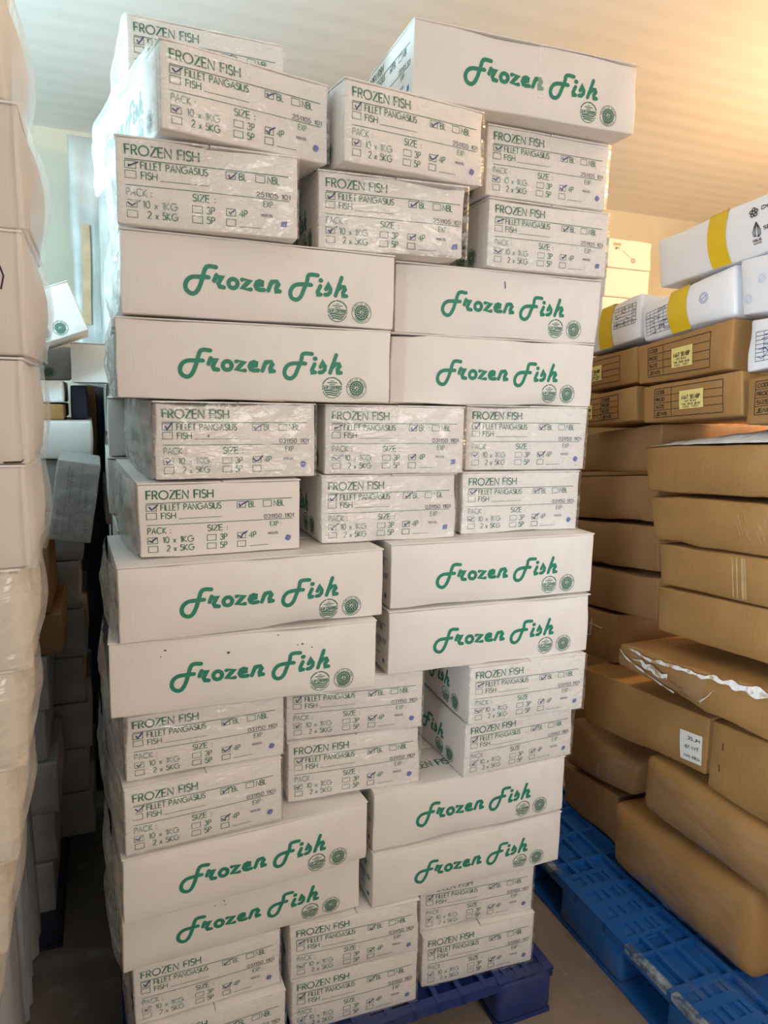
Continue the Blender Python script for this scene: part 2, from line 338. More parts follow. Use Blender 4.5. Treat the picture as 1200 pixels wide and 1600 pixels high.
# certification seal with waves
ink = Ink(on_long); cx, cy, r = 0.143, -0.0465, 0.0205
for a0, a1 in ((18, 70), (76, 100), (106, 162), (200, 340)): ink.stroke(arc(cx, cy, r, r, a0, a1, 12), 0.0007, False)
for a0, a1 in ((18, 58), (62, 100), (104, 160)): ink.stroke(arc(cx, cy, r*1.03, r*1.03, a0, a1, 10), 0.0009, False)
ink.fill(cx-0.004, cy+0.0135, cx+0.004, cy+0.0148, 2, 1); ink.fill(cx-0.0105, cy+0.0098, cx+0.0105, cy+0.0116, 2, 1); ink.fill(cx-0.006, cy+0.0064, cx+0.006, cy+0.0078, 2, 1)
ink.stroke([(cx-r*1.06, cy+0.0043), (cx+r*1.06, cy+0.0043)], 0.0004, False); ink.stroke([(cx-r*1.06, cy-0.0032), (cx+r*1.06, cy-0.0032)], 0.0004, False)
ink.text('GMP CERTIFIED', cx-r*0.98, cy-0.0020, 0.0050, cx+r*0.98, 0.0006)
for k, (y0, wd_) in enumerate(((-0.0058, 0.0175), (-0.0100, 0.0155), (-0.0140, 0.012))):
    ink.poly([(cx-wd_, cy+y0+0.0012), (cx-wd_*0.3, cy+y0+0.0020), (cx+wd_*0.35, cy+y0+0.0002), (cx+wd_, cy+y0+0.0014), (cx+wd_*0.9, cy+y0-0.0010), (cx+wd_*0.3, cy+y0-0.0022), (cx-wd_*0.3, cy+y0-0.0004), (cx-wd_*0.9, cy+y0-0.0014)])
ME_SEAL1 = ink.mesh('certification_seal', M_GREEN_D)
# halal seal: ring of letters round a patterned disc
ink = Ink(on_long); cx, cy, r = 0.195, -0.0458, 0.0212
ink.ring(cx, cy, r, 0.0005, 36); ink.ring(cx, cy, r*0.66, 0.0010, 30)
for word, a_mid, rr, flip in (('MAJELIS ULAMA', 90, 0.77, 1), ('INDONESIA', 270, 0.90, -1)):
    n_ = len(word)
    for i, ch in enumerate(word):
        an = a_mid - flip*(i-(n_-1)/2)*13.5
        w_, st = GL[ch]
        c_, s_ = math.cos(R(an)), math.sin(R(an)); tx, ty = (s_, -c_) if flip > 0 else (-s_, c_)
        rx_, ry_ = (c_, s_) if flip > 0 else (-c_, -s_)
        for q in st: ink.stroke([(cx+c_*r*rr+tx*(p[0]-w_/2)*0.0036+rx_*p[1]*0.0036, cy+s_*r*rr+ty*(p[0]-w_/2)*0.0036+ry_*p[1]*0.0036) for p in q], 0.00042, False)
for k in range(20):
    a = k*18
    ink.poly([(cx+r*0.62*math.cos(R(a-6)), cy+r*0.62*math.sin(R(a-6))), (cx+r*0.62*math.cos(R(a+6)), cy+r*0.62*math.sin(R(a+6))), (cx+r*0.44*math.cos(R(a+2)), cy+r*0.44*math.sin(R(a+2))), (cx+r*0.44*math.cos(R(a-2)), cy+r*0.44*math.sin(R(a-2)))])
for k in range(10):
    a = k*36+10
    ink.stroke([(cx+r*0.40*math.cos(R(a)), cy+r*0.40*math.sin(R(a))), (cx+r*0.22*math.cos(R(a+25)), cy+r*0.22*math.sin(R(a+25)))], 0.0012, False)
ink.ring(cx, cy, r*0.44, 0.0008, 22)
ink.stroke([(cx-0.004, cy-0.002), (cx-0.001, cy-0.003), (cx+0.001, cy+0.003), (cx+0.002, cy-0.002), (cx+0.005, cy-0.001)], 0.0007)
ME_SEAL2 = ink.mesh('certification_seal', M_GREEN_D)
# printed form on the carton end: fractions of the face, from its top left
def ex(s): return (s-0.5)*CW
def ey(t): return (0.5-t)*CH
CHECK = {'fillet': (.047,.104,.285,.368), 'fish': (.047,.104,.395,.478), 'bl': (.588,.640,.285,.368), 'nbl': (.755,.808,.285,.368),
         'p10': (.050,.106,.722,.802), 'p2': (.053,.107,.838,.918), '3p': (.400,.455,.722,.800), '5p': (.400,.455,.838,.916), '4p': (.588,.640,.715,.795), 'no': (.588,.640,.834,.914)}
ink = Ink(on_end)
ink.text('FROZEN FISH', ex(.050), ey(.215), CH*.110, ex(.440), 0.00125)
ink.stroke([(ex(.047), ey(.268)), (ex(.945), ey(.262))], 0.0007, False)
for k, (x0, x1, y0, y1) in CHECK.items(): ink.rect(ex(x0), ey(y1), ex(x1), ey(y0), 0.00055)
cap = CH*.080
ink.text('FILLET PANGASIUS', ex(.130), ey(.366), cap, ex(.487), 0.0008)
ink.text('BL', ex(.662), ey(.366), cap, ex(.703), 0.0008); ink.text('NBL', ex(.824), ey(.366), cap, ex(.892), 0.0008)
ink.text('FISH', ex(.132), ey(.478), cap, ex(.214), 0.0008); ink.stroke([(ex(.232), ey(.482)), (ex(.490), ey(.478))], 0.0005, False)
ink.stroke([(ex(.047), ey(.556)), (ex(.950), ey(.552))], 0.0006, False)
ink.text('PACK :', ex(.052), ey(.672), cap, ex(.182), 0.0008); ink.text('SIZE :', ex(.403), ey(.668), cap, ex(.525), 0.0009); ink.text('EXP :', ex(.800), ey(.650), cap*.85, ex(.872), 0.0006)
ink.text('10 x 1KG', ex(.136), ey(.800), cap, ex(.318), 0.0008); ink.text('2 x 5KG', ex(.160), ey(.916), cap, ex(.320), 0.0008)
ink.text('3P', ex(.480), ey(.800), cap, ex(.522), 0.0008); ink.text('5P', ex(.480), ey(.914), cap, ex(.522), 0.0008); ink.text('4P', ex(.662), ey(.795), cap, ex(.706), 0.0008)
ink.stroke([(ex(.664), ey(.914)), (ex(.788), ey(.908))], 0.0005, False)
ME_FORM = ink.mesh('printed_form', M_GREEN_D)
ME_TICK, ME_DATE, ME_STAMP = [], [], []
rnd = random.Random(5)
for k in range(4):
    ink = Ink(lambda a, b: on_end(a, b, 0.0011))
    for key in ('fillet', 'bl', 'p10', '4p'):
        x0, x1, y0, y1 = CHECK[key]; w_, h_ = ex(x1)-ex(x0), ey(y0)-ey(y1); a, b = ex(x0), ey(y1)
        j = lambda s=.12: rnd.uniform(-s, s)
        e = rnd.uniform(.85, 1.35)
        ink.stroke([(a+w_*(.22+j()), b+h_*(.55+j())), (a+w_*(.42+j()), b+h_*(.18+j())), (a+w_*(.62+j()), b+h_*(.5+j())), (a+w_*e, b+h_*(1.0+j(.2)))], 0.00125)
    ME_TICK.append(ink.mesh('tick_marks', M_PEN))
for txt in ('031150 1101', '251105 101', '011501 01', '031501101'):
    ink = Ink(lambda a, b: on_end(a, b, 0.0010))
    ink.text(txt, ex(.760), ey(.535), CH*.055, ex(.955), 0.00062)
    ink.text('11.01.25', ex(.785), ey(.765), CH*.030, ex(.850), 0.0005)
    ME_DATE.append(ink.mesh('date_stamp', M_DATE))
ink = Ink(lambda a, b: on_end(a, b, 0.0009)); ink.poly([(ex(.918)+.0062*math.cos(R(i*30))*(1+.15*math.sin(i*2.1)), ey(.83)+.0066*math.sin(R(i*30))) for i in range(12)]); ME_STAMP.append(ink.mesh('ink_stamp', M_STAMP))
ink = Ink(lambda a, b: on_end(a, b, 0.0009)); ink.poly([(ex(.902), ey(.868)), (ex(.936), ey(.862)), (ex(.938), ey(.790)), (ex(.905), ey(.798))]); ME_STAMP.append(ink.mesh('ink_stamp', M_STAMP))
# plain lettering on the top
ink = Ink(lambda a, b: (a, b, CH+0.0004)); ink.text('FROZEN FISH', -0.185, -0.095, 0.027, -0.02, 0.0020); ME_TOP = ink.mesh('top_lettering', M_GREEN_D)
# two flaps that close the top
ME_FLAP = []
for s in (-1, 1):
    b = MB(); y0, y1 = sorted((s*0.0012, s*(CW/2+0.0012)))
    V, F = rbox(CL+0.0016, y1-y0, 0.0032, 0.0011, (12, 4, 1), s+3, 0, 0, 0, 0.0004)
    b.add([Vector((v.x, v.y+(y0+y1)/2, v.z+BODY_H)) for v in V], F); ME_FLAP.append(b.mesh('top_flap', M_WHITE, True))
# stretch film laid over a carton end
def film_mesh(seed, back=0.012, m=None, sag=0.0, off=0.0032, amp=0.003):
    nx, nz = 30, 18; V, F = [], []
    for j in range(nz+1):
        for i in range(nx+1):
            a = (i/nx-0.5)*(CW+2*back); bb = (j/nz-0.5)*(CH*0.985)
            nz_ = noise.noise(Vector((a*16+seed*5, bb*16+a*9, seed*3.7)))*amp + noise.noise(Vector((a*45+bb*50, bb*38-a*20, seed)))*amp*0.45
            d = off + abs(nz_)
            x, y = a, 0.0
            w = max(0, 1-(2*a/CW)**2)*max(0, 1-(2*bb/CH)**2)
            px_, py_ = -(CL/2+BE_*w+d), -a
            if abs(a) > CW/2:
                ex_ = abs(a)-CW/2; px_ = -(CL/2+d)+ex_; py_ = -math.copysign(CW/2+0.0022, a)
            if sag and j == 0: bb -= abs(nz_)*sag
            V.append((px_, py_, CH/2+bb))
    for j in range(nz):
        for i in range(nx):
            k = j*(nx+1)+i; F.append((k, k+nx+1, k+nx+2, k+1))
    return mesh('stretch_film', V, F, m or M_FILM, True)
ME_FILM = [film_mesh(k) for k in range(6)]

SEED = [0]
def fish_carton(name, x, y, z, yaw, h, end_out, label, group, tick=0, date=0, stamp=0, wrap=None, prints='all', rot=None, mtl=None, wob=0.0, bx=BE_, by=BL_, far=False):
    """end_out: the short side with the form faces the aisle, else the long side with the logo; x,y is the middle of that face"""
    SEED[0] += 1
    c, s = math.cos(yaw), math.sin(yaw)
    dep = CL if end_out else CW
    ctr = Vector((x - s*dep/2, y + c*dep/2, z))
    t = empty(name, ctr, yaw + (math.pi/2 if end_out else 0.0)); t.scale = (1, 1, h/CH)
    if rot: t.rotation_euler = rot; t.location = (x, y, z)
    tag(t, label, 'box', group)
    V, F = rbox(CL, CW, BODY_H, 0.0035, (12, 8, 5), SEED[0], by, bx, 0, 0.0026, wob)
    link('carton_body', mesh('carton_body', V, F, mtl or M_WHITE, True), t)
    for q in ME_FLAP: link('top_flap', q, t)
    if prints in ('all', 'left', 'long'):
        for rz in (0, math.pi):
            link('logo_lettering', ME_LOGO, t, rot=(0, 0, rz))
            link('certification_seal', ME_SEAL1, t, rot=(0, 0, rz)); link('certification_seal', ME_SEAL2, t, rot=(0, 0, rz))
    if prints in ('all', 'end'):
        for rz in (0, math.pi):
            link('printed_form', ME_FORM, t, rot=(0, 0, rz))
        link('tick_marks', ME_TICK[tick % 4], t)
        link('date_stamp', ME_DATE[date % 4], t); link('ink_stamp', ME_STAMP[stamp % 2], t)
        link('top_lettering', ME_TOP, t)
    if wrap is not None: link('stretch_film', ME_FILM[wrap % 6], t)
    return t

# ================================================================== the setting
def slab(name, u0, u1, v0, v1, z0, z1, m):
    b = MB(); b.box(u0, u1, v0, v1, z0, z1)
    return struct(link(name, b.mesh(name, m), rot=(0, 0, YAW)))
U0, U1, V0, V1, ZT = -2.2, 4.2, -3.2, 4.03, 2.9
slab('floor', U0, U1, V0, V1, -0.12, 0.0, M_CONC)
slab('ceiling', U0, U1, V0, V1, ZT, ZT+0.1, M_CEIL)
slab('wall_back', U0, U1, V1, V1+0.1, 0.0, ZT, M_WALL)
slab('wall_left', U0-0.1, U0, V0, V1, 0.0, ZT, M_WALL)
slab('wall_right', U1, U1+0.1, V0, V1, 0.0, ZT, M_WALL)

# ------------------------------------------------------------------ plastic pallets
def pallet(name, u0, u1, v0, v1, m, label, worn=None, H=0.15):
    t = empty(name, W((u0+u1)/2, (v0+v1)/2, 0), YAW); tag(t, label, 'pallet', 'plastic pallets under the loads')
    a, b_ = (u1-u0)/2, (v1-v0)/2; e = 0.0006
    d = MB()
    zt, zb = H, H-0.030
    nu, nv = 16, 9
    d.box(-a+0.004, a-0.004, -b_+0.004, b_-0.004, zb+0.004, zb+0.012)
    for i in range(nu+1):
        x = -a + 2*a*i/nu; w = 0.013 if i in (0, nu) else 0.007
        x = max(-a+w, min(a-w, x)); d.box(x-w, x+w, -b_, b_, zb, zt)
    for j in range(nv+1):
        y = -b_ + 2*b_*j/nv; w = 0.013 if j in (0, nv) else 0.006
        y = max(-b_+w, min(b_-w, y)); d.box(-a, a, y-w, y+w, zb+0.002, zt-0.0012)
    link('deck', d.mesh('deck', m), t)
    # perforated plates of the deck over the blocks
    for cx in (-a+0.13, 0, a-0.13):
        for cy in (-b_+0.15, 0, b_-0.15):
            q = MB(); bw, bl = 0.085, 0.145
            V, F = rbox(2*bw, 2*bl, H-0.006-0.010, 0.02, (2, 2, 2), 1, 0, 0, 0, 0)
            x0 = cx + (0.0448 if cx > 0 else -0.0448 if cx < 0 else 0); y0 = cy + (0.01 if cy > 0 else -0.01 if cy < 0 else 0)
            q.add([Vector((v.x+x0, v.y+y0, v.z+0.010)) for v in V], F); link('block', q.mesh('block', m, True), t)
            p = MB()
            for k in range(5):
                yy = y0-bl+2*bl*k/4; p.box(x0-bw, x0+bw, max(y0-bl, yy-0.014), min(y0+bl, yy+0.014), zt-0.006, zt+e)
            for xx in (x0-bw+0.012, x0-0.015, x0+0.015, x0+bw-0.012): p.box(xx-0.009, xx+0.009, y0-bl, y0+bl, zt-0.007, zt+e*0.7)
            link('perforated_plate', p.mesh('perforated_plate', m), t)
    for cx in (-a+0.085, 0, a-0.085):
        q = MB(); q.box(cx-0.083, cx+0.083, -b_, b_, 0, 0.014); link('bottom_runner', q.mesh('bottom_runner', m), t)
    if worn:
        for (y0, y1) in worn:
            q = MB(); n_ = 14; V, F = [], []
            for i in range(n_+1):
                y = y0+(y1-y0)*i/n_ - (v0+v1)/2
                w = 0.020 + 0.007*noise.noise(Vector((y*30, 1, 2)))
                V += [(-a-0.0012, y, zt-0.018), (-a-0.0012, y, zt+0.0012), (-a+w, y, zt+0.0012)]
            for i in range(n_):
                k = i*3; F += [(k+3, k, k+1, k+4), (k+1, k+2, k+5, k+4)]
            q.add(V, F); link('worn_edge', q.mesh('worn_edge', M_BLUEW), t)['label'] = 'scuffed whitish edge strip'
    return t
pallet('plastic_pallet', 0.0, 1.085, 1.395, 2.50, M_NAVY, 'navy blue plastic pallet under the central stack of white cartons', H=0.139)
pallet('plastic_pallet', 1.31, 2.41, 0.93, 2.13, M_BLUE, 'bright blue plastic pallet with scuffed edges under the brown cartons', worn=((0.98, 1.20), (1.215, 1.375), (1.70, 1.86)))
pallet('plastic_pallet', -1.26, -0.156, 2.10, 3.2, M_DARKP, 'dark plastic pallet at the end of the narrow left aisle')
pallet('plastic_pallet', -1.46, -0.36, 1.16, 2.04, M_DARKP, 'dark plastic pallet under the nearest left stack of wrapped cartons')

# ================================================================== central stack
ZP = [2.389, 2.2405, 2.0902, 1.9373, 1.7861, 1.6333, 1.4791, 1.3277, 1.1781, 1.0254, 0.8776, 0.7308, 0.5773, 0.4318, 0.2879, 0.14]
G_STACK = 'white fish cartons of the central stack'
STACK = {
 'T1': ('E', 0, -0.387, 1.605, 22.2, 0.0, 'white fish carton set back on the very top at the far left of the stack'),
 'E1': ('E', 1, -0.259, 1.385, 33.3, -0.006, 'white fish carton turned askew at top left, in front of the topmost carton'),
 'E2': ('E', 2, -0.328, 1.362, 18.3, -0.004, 'film wrapped fish carton, form end out, directly under the askew top left carton'),
 'T2': ('L', 0, 0.291, 1.623, 19.5, -0.002, 'topmost right white fish carton, long green logo side out, with vertical clear tape'),
 'M1': ('E', 1, 0.050, 1.520, 28.7, -0.001, 'white fish carton in the middle column, just left of and below the topmost logo carton'),
 'R1': ('E', 1, 0.357, 1.710, 21.3, -0.003, 'white fish carton, form end out, directly under the topmost right logo carton'),
 'R2': ('E', 2, 0.366, 1.703, 21.6, -0.005, 'white fish carton, form end out, second below the topmost right logo carton'),
 'M2': ('E', 2, 0.009, 1.532, 17.5, -0.003, 'white fish carton with bold blue ticks, middle column, straddling the two highest logo cartons'),
 'LL3': ('L', 3, -0.236, 1.427, 22.4, -0.002, 'highest logo carton of the left column, below the two askew form ends'),
 'LL4': ('L', 4, -0.247, 1.421, 19.3, -0.004, 'second highest logo carton of the left column, at eye level'),
 'LR3': ('L', 3, 0.263, 1.684, 21.2, -0.001, 'logo carton with small pen stroke, upper of the right pair at eye level'),
 'LR4': ('L', 4, 0.256, 1.678, 21.6, 0.0, 'logo carton at eye level, lower of the right pair, without pen stroke'),
 'R5': ('E', 5, 0.341, 1.714, 17.3, 0.0, 'form end carton of the right column, first below the eye level logo cartons'),
 'R6': ('E', 6, 0.335, 1.710, 19.2, -0.002, 'form end carton of the right column, second below the eye level logo cartons'),
 'M5': ('E', 5, 0.024, 1.560, 17.5, -0.004, 'form end carton of the middle column, first below the eye level logo cartons'),
 'M6': ('E', 6, 0.015, 1.565, 20.7, -0.001, 'form end carton of the middle column, second below the eye level logo cartons'),
 'E5': ('E', 5, -0.292, 1.412, 24.9, -0.003, 'form end carton with a dark spot, left column, just below eye level logo cartons'),
 'E6': ('E', 6, -0.321, 1.394, 24.6, -0.004, 'clean form end carton with crisp ticks, left column, under the spotted one'),
 'LL7': ('L', 7, -0.243, 1.375, 24.2, -0.001, 'clean logo carton of the left column, directly under the crisply ticked form end'),
 'LL8': ('L', 8, -0.262, 1.366, 19.9, -0.001, 'speckled logo carton sticking out to the left at waist height'),
 'E9': ('E', 9, -0.353, 1.369, 24.0, -0.006, 'form end carton whose top is hidden under the speckled logo carton'),
 'E10': ('E', 10, -0.353, 1.352, 26.1, -0.001, 'form end carton of the left column, second below the speckled logo carton'),
 'LL11': ('L', 11, -0.265, 1.396, 25.2, -0.006, 'upper of the two lowest logo cartons in the left column'),
 'LL12': ('L', 12, -0.284, 1.429, 24.0, -0.006, 'lowest logo carton of the left column, its seals partly covered'),
 'E13': ('E', 13, -0.367, 1.401, 22.7, -0.002, 'wrapped form end carton under the lowest logo carton of the left column'),
 'E14': ('E', 14, -0.352, 1.385, 23.0, -0.002, 'bottom left form end carton, cut off by the lower picture edge'),
 'M13': ('E', 13, -0.044, 1.519, 18.3, -0.001, 'wrapped form end carton, upper of the lowest two in the middle column'),
 'M14': ('E', 14, -0.043, 1.525, 19.3, -0.003, 'wrapped form end carton at the very bottom of the middle column'),
 'R13': ('E', 13, 0.269, 1.679, 16.8, -0.006, 'form end carton of the right column, second from the navy pallet'),
 'R14': ('E', 14, 0.276, 1.665, 18.2, 0.0, 'form end carton of the right column, resting on the navy pallet'),
 'LR11': ('L', 11, 0.240, 1.634, 21.6, 0.0, 'upper of the two lowest logo cartons in the right column'),
 'LR12': ('L', 12, 0.240, 1.631, 22.0, -0.003, 'lowest logo carton of the right column, overhanging wrapped form ends'),
 'LR7': ('L', 7, 0.268, 1.621, 20.6, 0.0, 'upper logo carton of the right column pair below waist high form ends'),
 'LR8': ('L', 8, 0.267, 1.617, 20.5, -0.003, 'lower logo carton of the right column pair at waist height'),
 'R9': ('E', 9, 0.362, 1.642, 20.1, 0.0, 'form end carton, right column, upper of two with left sides bare in a gap'),
 'R10': ('E', 10, 0.356, 1.674, 23.6, -0.005, 'form end carton, right column, lower of two with left sides bare in a gap'),
 'M9': ('E', 9, -0.054, 1.536, 15.8, -0.006, 'form end carton half covered above, middle column, left of the gap'),
 'M10': ('E', 10, -0.053, 1.538, 18.8, -0.001, 'form end carton of the middle column, under the half covered one by the gap'),
}
CART = {}
for i, (k, (kind, ly, x, y, yw, dh, lab)) in enumerate(STACK.items()):
    h = ZP[ly] - ZP[ly+1] + min(dh, 0) - 0.0008
    CART[k] = fish_carton('fish_carton', x, y, ZP[ly+1]+0.0004, R(yw), h, kind == 'E', lab, G_STACK,
                          tick=i*3+1, date=0 if ly > 4 else 1, stamp=i//2, wrap=(i if kind == 'E' and k != 'E6' else None))
# the second row of the same load, seen only along the left side
for ly, kind, u, v in ((3, 'L', 0.305, 1.745), (4, 'L', 0.305, 1.80), (5, 'E', 0.185, 1.965), (6, 'E', 0.180, 1.96),
                       (7, 'L', 0.300, 1.74), (8, 'L', 0.300, 1.735), (9, 'E', 0.180, 1.955), (10, 'E', 0.180, 1.955), (11, 'L', 0.300, 1.76), (12, 'L', 0.305, 1.79), (13, 'E', 0.20, 2.01)):
    p = W(u, v)
    where = {3: 'behind the highest left logo carton', 4: 'behind the second left logo carton', 5: 'behind the spotted form end carton', 6: 'behind the crisply ticked form end carton',
             7: 'behind the clean waist high logo carton', 8: 'behind the speckled logo carton', 9: 'behind the form end under speckled carton', 10: 'behind second form end below speckled carton',
             11: 'behind the upper low left logo carton', 12: 'behind the lowest left logo carton', 13: 'behind wrapped bottom left form end'}[ly]
    fish_carton('fish_carton', p.x, p.y, ZP[ly+1]+0.0004, YAW + R((ly*37 % 5-2)*0.5), ZP[ly]-ZP[ly+1]-0.003, kind == 'E', 'second row white carton, sliver at aisle side, ' + where, 'second row cartons of the central stack', tick=ly, date=1, wrap=None, prints='none')
# small marks of single cartons
ink = Ink(lambda a, b: on_long(a, b, 0.0011)); ink.stroke([(0.0, 0.050), (0.001, 0.040), (0.0005, 0.036)], 0.0012); link('pen_stroke', ink.mesh('pen_stroke', M_PEN), CART['LR3'])
ink = Ink(lambda a, b: on_long(a, b, 0.0011))
for a, b, r_ in ((-0.165, 0.052, .0022), (-0.174, 0.040, .0013), (-0.045, 0.036, .003), (0.055, 0.062, .0016), (0.095, 0.038, .0015), (0.105, 0.039, .0024), (0.125, 0.030, .0017)):
    ink.poly([(a+r_*math.cos(R(q*45))*(1+.3*math.sin(q*2.7)), b+r_*0.7*math.sin(R(q*45))) for q in range(8)])
link('dirt_specks', ink.mesh('dirt_specks', M_BLACK), CART['LL8'])
ink = Ink(lambda a, b: on_long(a, b, 0.0011))
for a, b, r_ in ((-0.055, 0.046, .0016), (-0.075, 0.040, .0013), (-0.052, 0.036, .0012)): ink.poly([(a+r_*math.cos(R(q*45)), b+r_*math.sin(R(q*45))) for q in range(8)])
link('dirt_specks', ink.mesh('dirt_specks', M_BLACK), CART['LL12'])
ink = Ink(lambda a, b: on_end(a, b, 0.0013)); ink.poly([(ex(.315)+.0022*math.cos(R(q*45)), ey(.44)+.0026*math.sin(R(q*45))) for q in range(8)]); link('dirt_specks', ink.mesh('dirt_specks', M_BLACK), CART['E5'])
M_CTAPE = film('clear_tape', 0.18, (1.0, 1.0, 1.0), gloss=0.08, patch=0.1)
ink = Ink(lambda a, b: on_long(a, b, 0.0016)); ink.fill(0.012, -0.07, 0.030, 0.074, 2, 10); link('clear_tape', ink.mesh('clear_tape', M_CTAPE), CART['T2'])
# film bulging along the left side of the stack, one length for each tier it is stretched over
def side_film(k, seed):
    t = CART[k]; kind = STACK[k][0]; nx, nz = 18, 12; V, F = [], []
    for j in range(nz+1):
        b = j/nz
        for i in range(nx+1):
            a = i/nx
            d = 0.004 + 0.020*math.sin(math.pi*min(1, a*1.02))**0.6*(0.45+0.55*math.sin(math.pi*b)) + 0.006*noise.noise(Vector((a*7+seed, b*4, seed*2.1))) + 0.003*noise.noise(Vector((a*4, b*17+seed, 4)))
            d = max(0.003, d)
            if kind == 'E': V.append((-CL/2 + 0.004 + a*(CL-0.01), CW/2 + d, CH*(0.01+0.98*b)))
            else: V.append((-CL/2 - d, -CW/2 + 0.003 + a*(CW-0.006), CH*(0.01+0.98*b)))
    for j in range(nz):
        for i in range(nx):
            q = j*(nx+1)+i; F.append((q, q+1, q+nx+2, q+nx+1) if kind == 'L' else (q, q+nx+1, q+nx+2, q+1))
    link('side_film', mesh('side_film', V, F, M_FILM_S, True), t)
for n_, k in enumerate(('T1', 'E1', 'E2', 'LL3', 'LL4', 'E5', 'E6', 'LL7', 'LL8', 'E9', 'E10', 'LL11', 'LL12', 'E13', 'E14')): side_film(k, n_*1.7+1)

# ================================================================== right-hand stacks
def hexa(name, U, Q, D, m, label, group, seed, cat='box', r=0.006, by=0.006, wob=0.0, dent=0.003, bz=0.0):
    """carton whose aisle face lies in the plane u=U with corners Q (v,z): far top, near top, near bottom, far bottom"""
    vs = [q[0] for q in Q]; zs = [q[1] for q in Q]
    Ln = (abs(Q[0][0]-Q[1][0])+abs(Q[3][0]-Q[2][0]))/2; Hn = (abs(Q[0][1]-Q[3][1])+abs(Q[1][1]-Q[2][1]))/2
    base = W(U+D/2, sum(vs)/4, min(zs))
    def at(s, t, d):                              # s far->near, t top->bottom, d metres behind the face
        v = (Q[0][0]*(1-s)+Q[1][0]*s)*(1-t) + (Q[3][0]*(1-s)+Q[2][0]*s)*t
        z = (Q[0][1]*(1-s)+Q[1][1]*s)*(1-t) + (Q[3][1]*(1-s)+Q[2][1]*s)*t
        return W(U+d, v, z) - base
    t = empty(name, base); tag(t, label, cat, group)
    V, F = rbox(Ln, D, Hn, r, (14, 6, 6), seed, by, 0.003, bz, dent, wob)
    P = [at(v.x/Ln+0.5, 1-v.z/Hn, v.y+D/2) for v in V]
    link('carton_body', mesh('carton_body', P, F, m, True), t)
    def face(s, tt, e=0.0014):
        a, b = 2*s-1, 2*tt-1
        w = max(0, 1-a*a)*max(0, 1-b*b)
        return at(s, tt, -by*w - e)
    return t, face, at, Ln, Hn
def fink(face, Ln, Hn, e=0.0014):                 # lettering on such a face in metres from its top left, b downwards negative
    return Ink(lambda a, b: face(a/Ln, -b/Hn, e))
def crumple_film(t, at, Ln, Hn, by, seed, s0, s1, m, amp=0.006, off=0.004):
    nx, nz = 20, 10; V, F = [], []
    for j in range(nz+1):
        for i in range(nx+1):
            s = s0+(s1-s0)*i/nx; tt = 0.14+0.72*j/nz
            a, b = 2*s-1, 2*tt-1; w = max(0, 1-a*a)*max(0, 1-b*b)
            V.append(at(s, tt, -by*w - off - amp*abs(noise.noise(Vector((s*13+seed, tt*6, seed*2))))))
    for j in range(nz):
        for i in range(nx):
            k = j*(nx+1)+i; F.append((k, k+1, k+nx+2, k+nx+1))
    link('stretch_film', mesh('stretch_film', V, F, m, True), t)
GB, GT, GW = 'large plain brown cartons of the right hand load', 'brown cartons with a printed table', 'white taped cartons on top of the right hand load'
def plain(key, U, Q, D, m, label, seed, **k): return hexa('brown_carton', U, Q, D, m, label, GB, seed, **k)
t, f, at, Ln, Hn = plain('N1', 1.51, [(1.69,1.516),(1.14,1.563),(1.099,1.434),(1.649,1.389)], 0.42, M_KRAFT, 'bulging brown carton with frost on its top, highest of the near right pile', 11, by=0.010)
V, F = [], []; nx, ny = 26, 10
for j in range(ny+1):
    for i in range(nx+1):
        s, d = 0.02+0.96*i/nx, 0.002+0.40*j/ny
        edge = min(i, nx-i, ny-j)/2.0
        hgt = 0.038*min(1, edge/2.2)*math.sin(math.pi*min(1.0, 0.12+d/0.5))*min(1, 0.35+s*1.2) + 0.006*noise.noise(Vector((s*14, d*20, 3)))
        p = at(s, 0, d + (0.006*noise.noise(Vector((s*25, 0, 1))) if j == 0 else 0)); V.append(p + Vector((0, 0, 0.001 + max(0, hgt)*(0.3 if j == 0 else 1))))
for j in range(ny):
    for i in range(nx):
        k = j*(nx+1)+i; F.append((k, k+1, k+nx+2, k+nx+1))
link('frost_layer', mesh('frost_layer', V, F, M_FROST, True), t)['label'] = 'white frost crust'
t, f, at, Ln, Hn = plain('N2', 1.51, [(1.647,1.377),(1.097,1.419),(1.048,1.295),(1.598,1.247)], 0.42, M_KRAFT, 'brown carton second from the top of the near right pile', 12, by=0.008)
M_SCUFF = mat('pale_scuff', (0.47, 0.31, 0.15), 0.7, 0.15, 40)
ink = fink(f, Ln, Hn); rr = random.Random(8)
for k in range(14): a = 0.30+0.16*rr.random(); b = -0.02-0.05*rr.random(); ink.stroke([(a, b), (a+0.004, b-0.02-0.03*rr.random())], 0.0009)
link('scuff_marks', ink.mesh('scuff_marks', M_SCUFF), t)
t, f, at, Ln, Hn = plain('N3', 1.51, [(1.587,1.242),(1.037,1.293),(1.016,1.171),(1.566,1.126)], 0.42, M_KRAFT, 'brown carton with pale scuffed stripes, third down in the near right pile', 13, by=0.008)
ink = fink(f, Ln, Hn)
for a in (0.262, 0.275, 0.292, 0.300): ink.stroke([(a, -0.008), (a+0.004, -0.06), (a-0.002, -0.11)], 0.0022 if a != 0.292 else 0.004, False)
link('scuff_marks', ink.mesh('scuff_marks', M_SCUFF), t)
plain('N4', 1.51, [(1.578,1.115),(1.028,1.168),(1.011,1.03),(1.561,0.985)], 0.42, M_KRAFT, 'brown carton fourth down in the near right pile, above the frosted crushed one', 14, by=0.006)
t, f, at, Ln, Hn = plain('N5', 1.45, [(1.636,0.925),(1.016,0.99),(1.037,0.859),(1.657,0.856)], 0.45, M_KRAFT, 'crushed brown carton streaked with frosted film, sticking out over the aisle', 15, by=0.010, wob=0.008, dent=0.006)
crumple_film(t, at, Ln, Hn, 0.010, 3, 0.0, 0.55, M_FILM_K, 0.012)
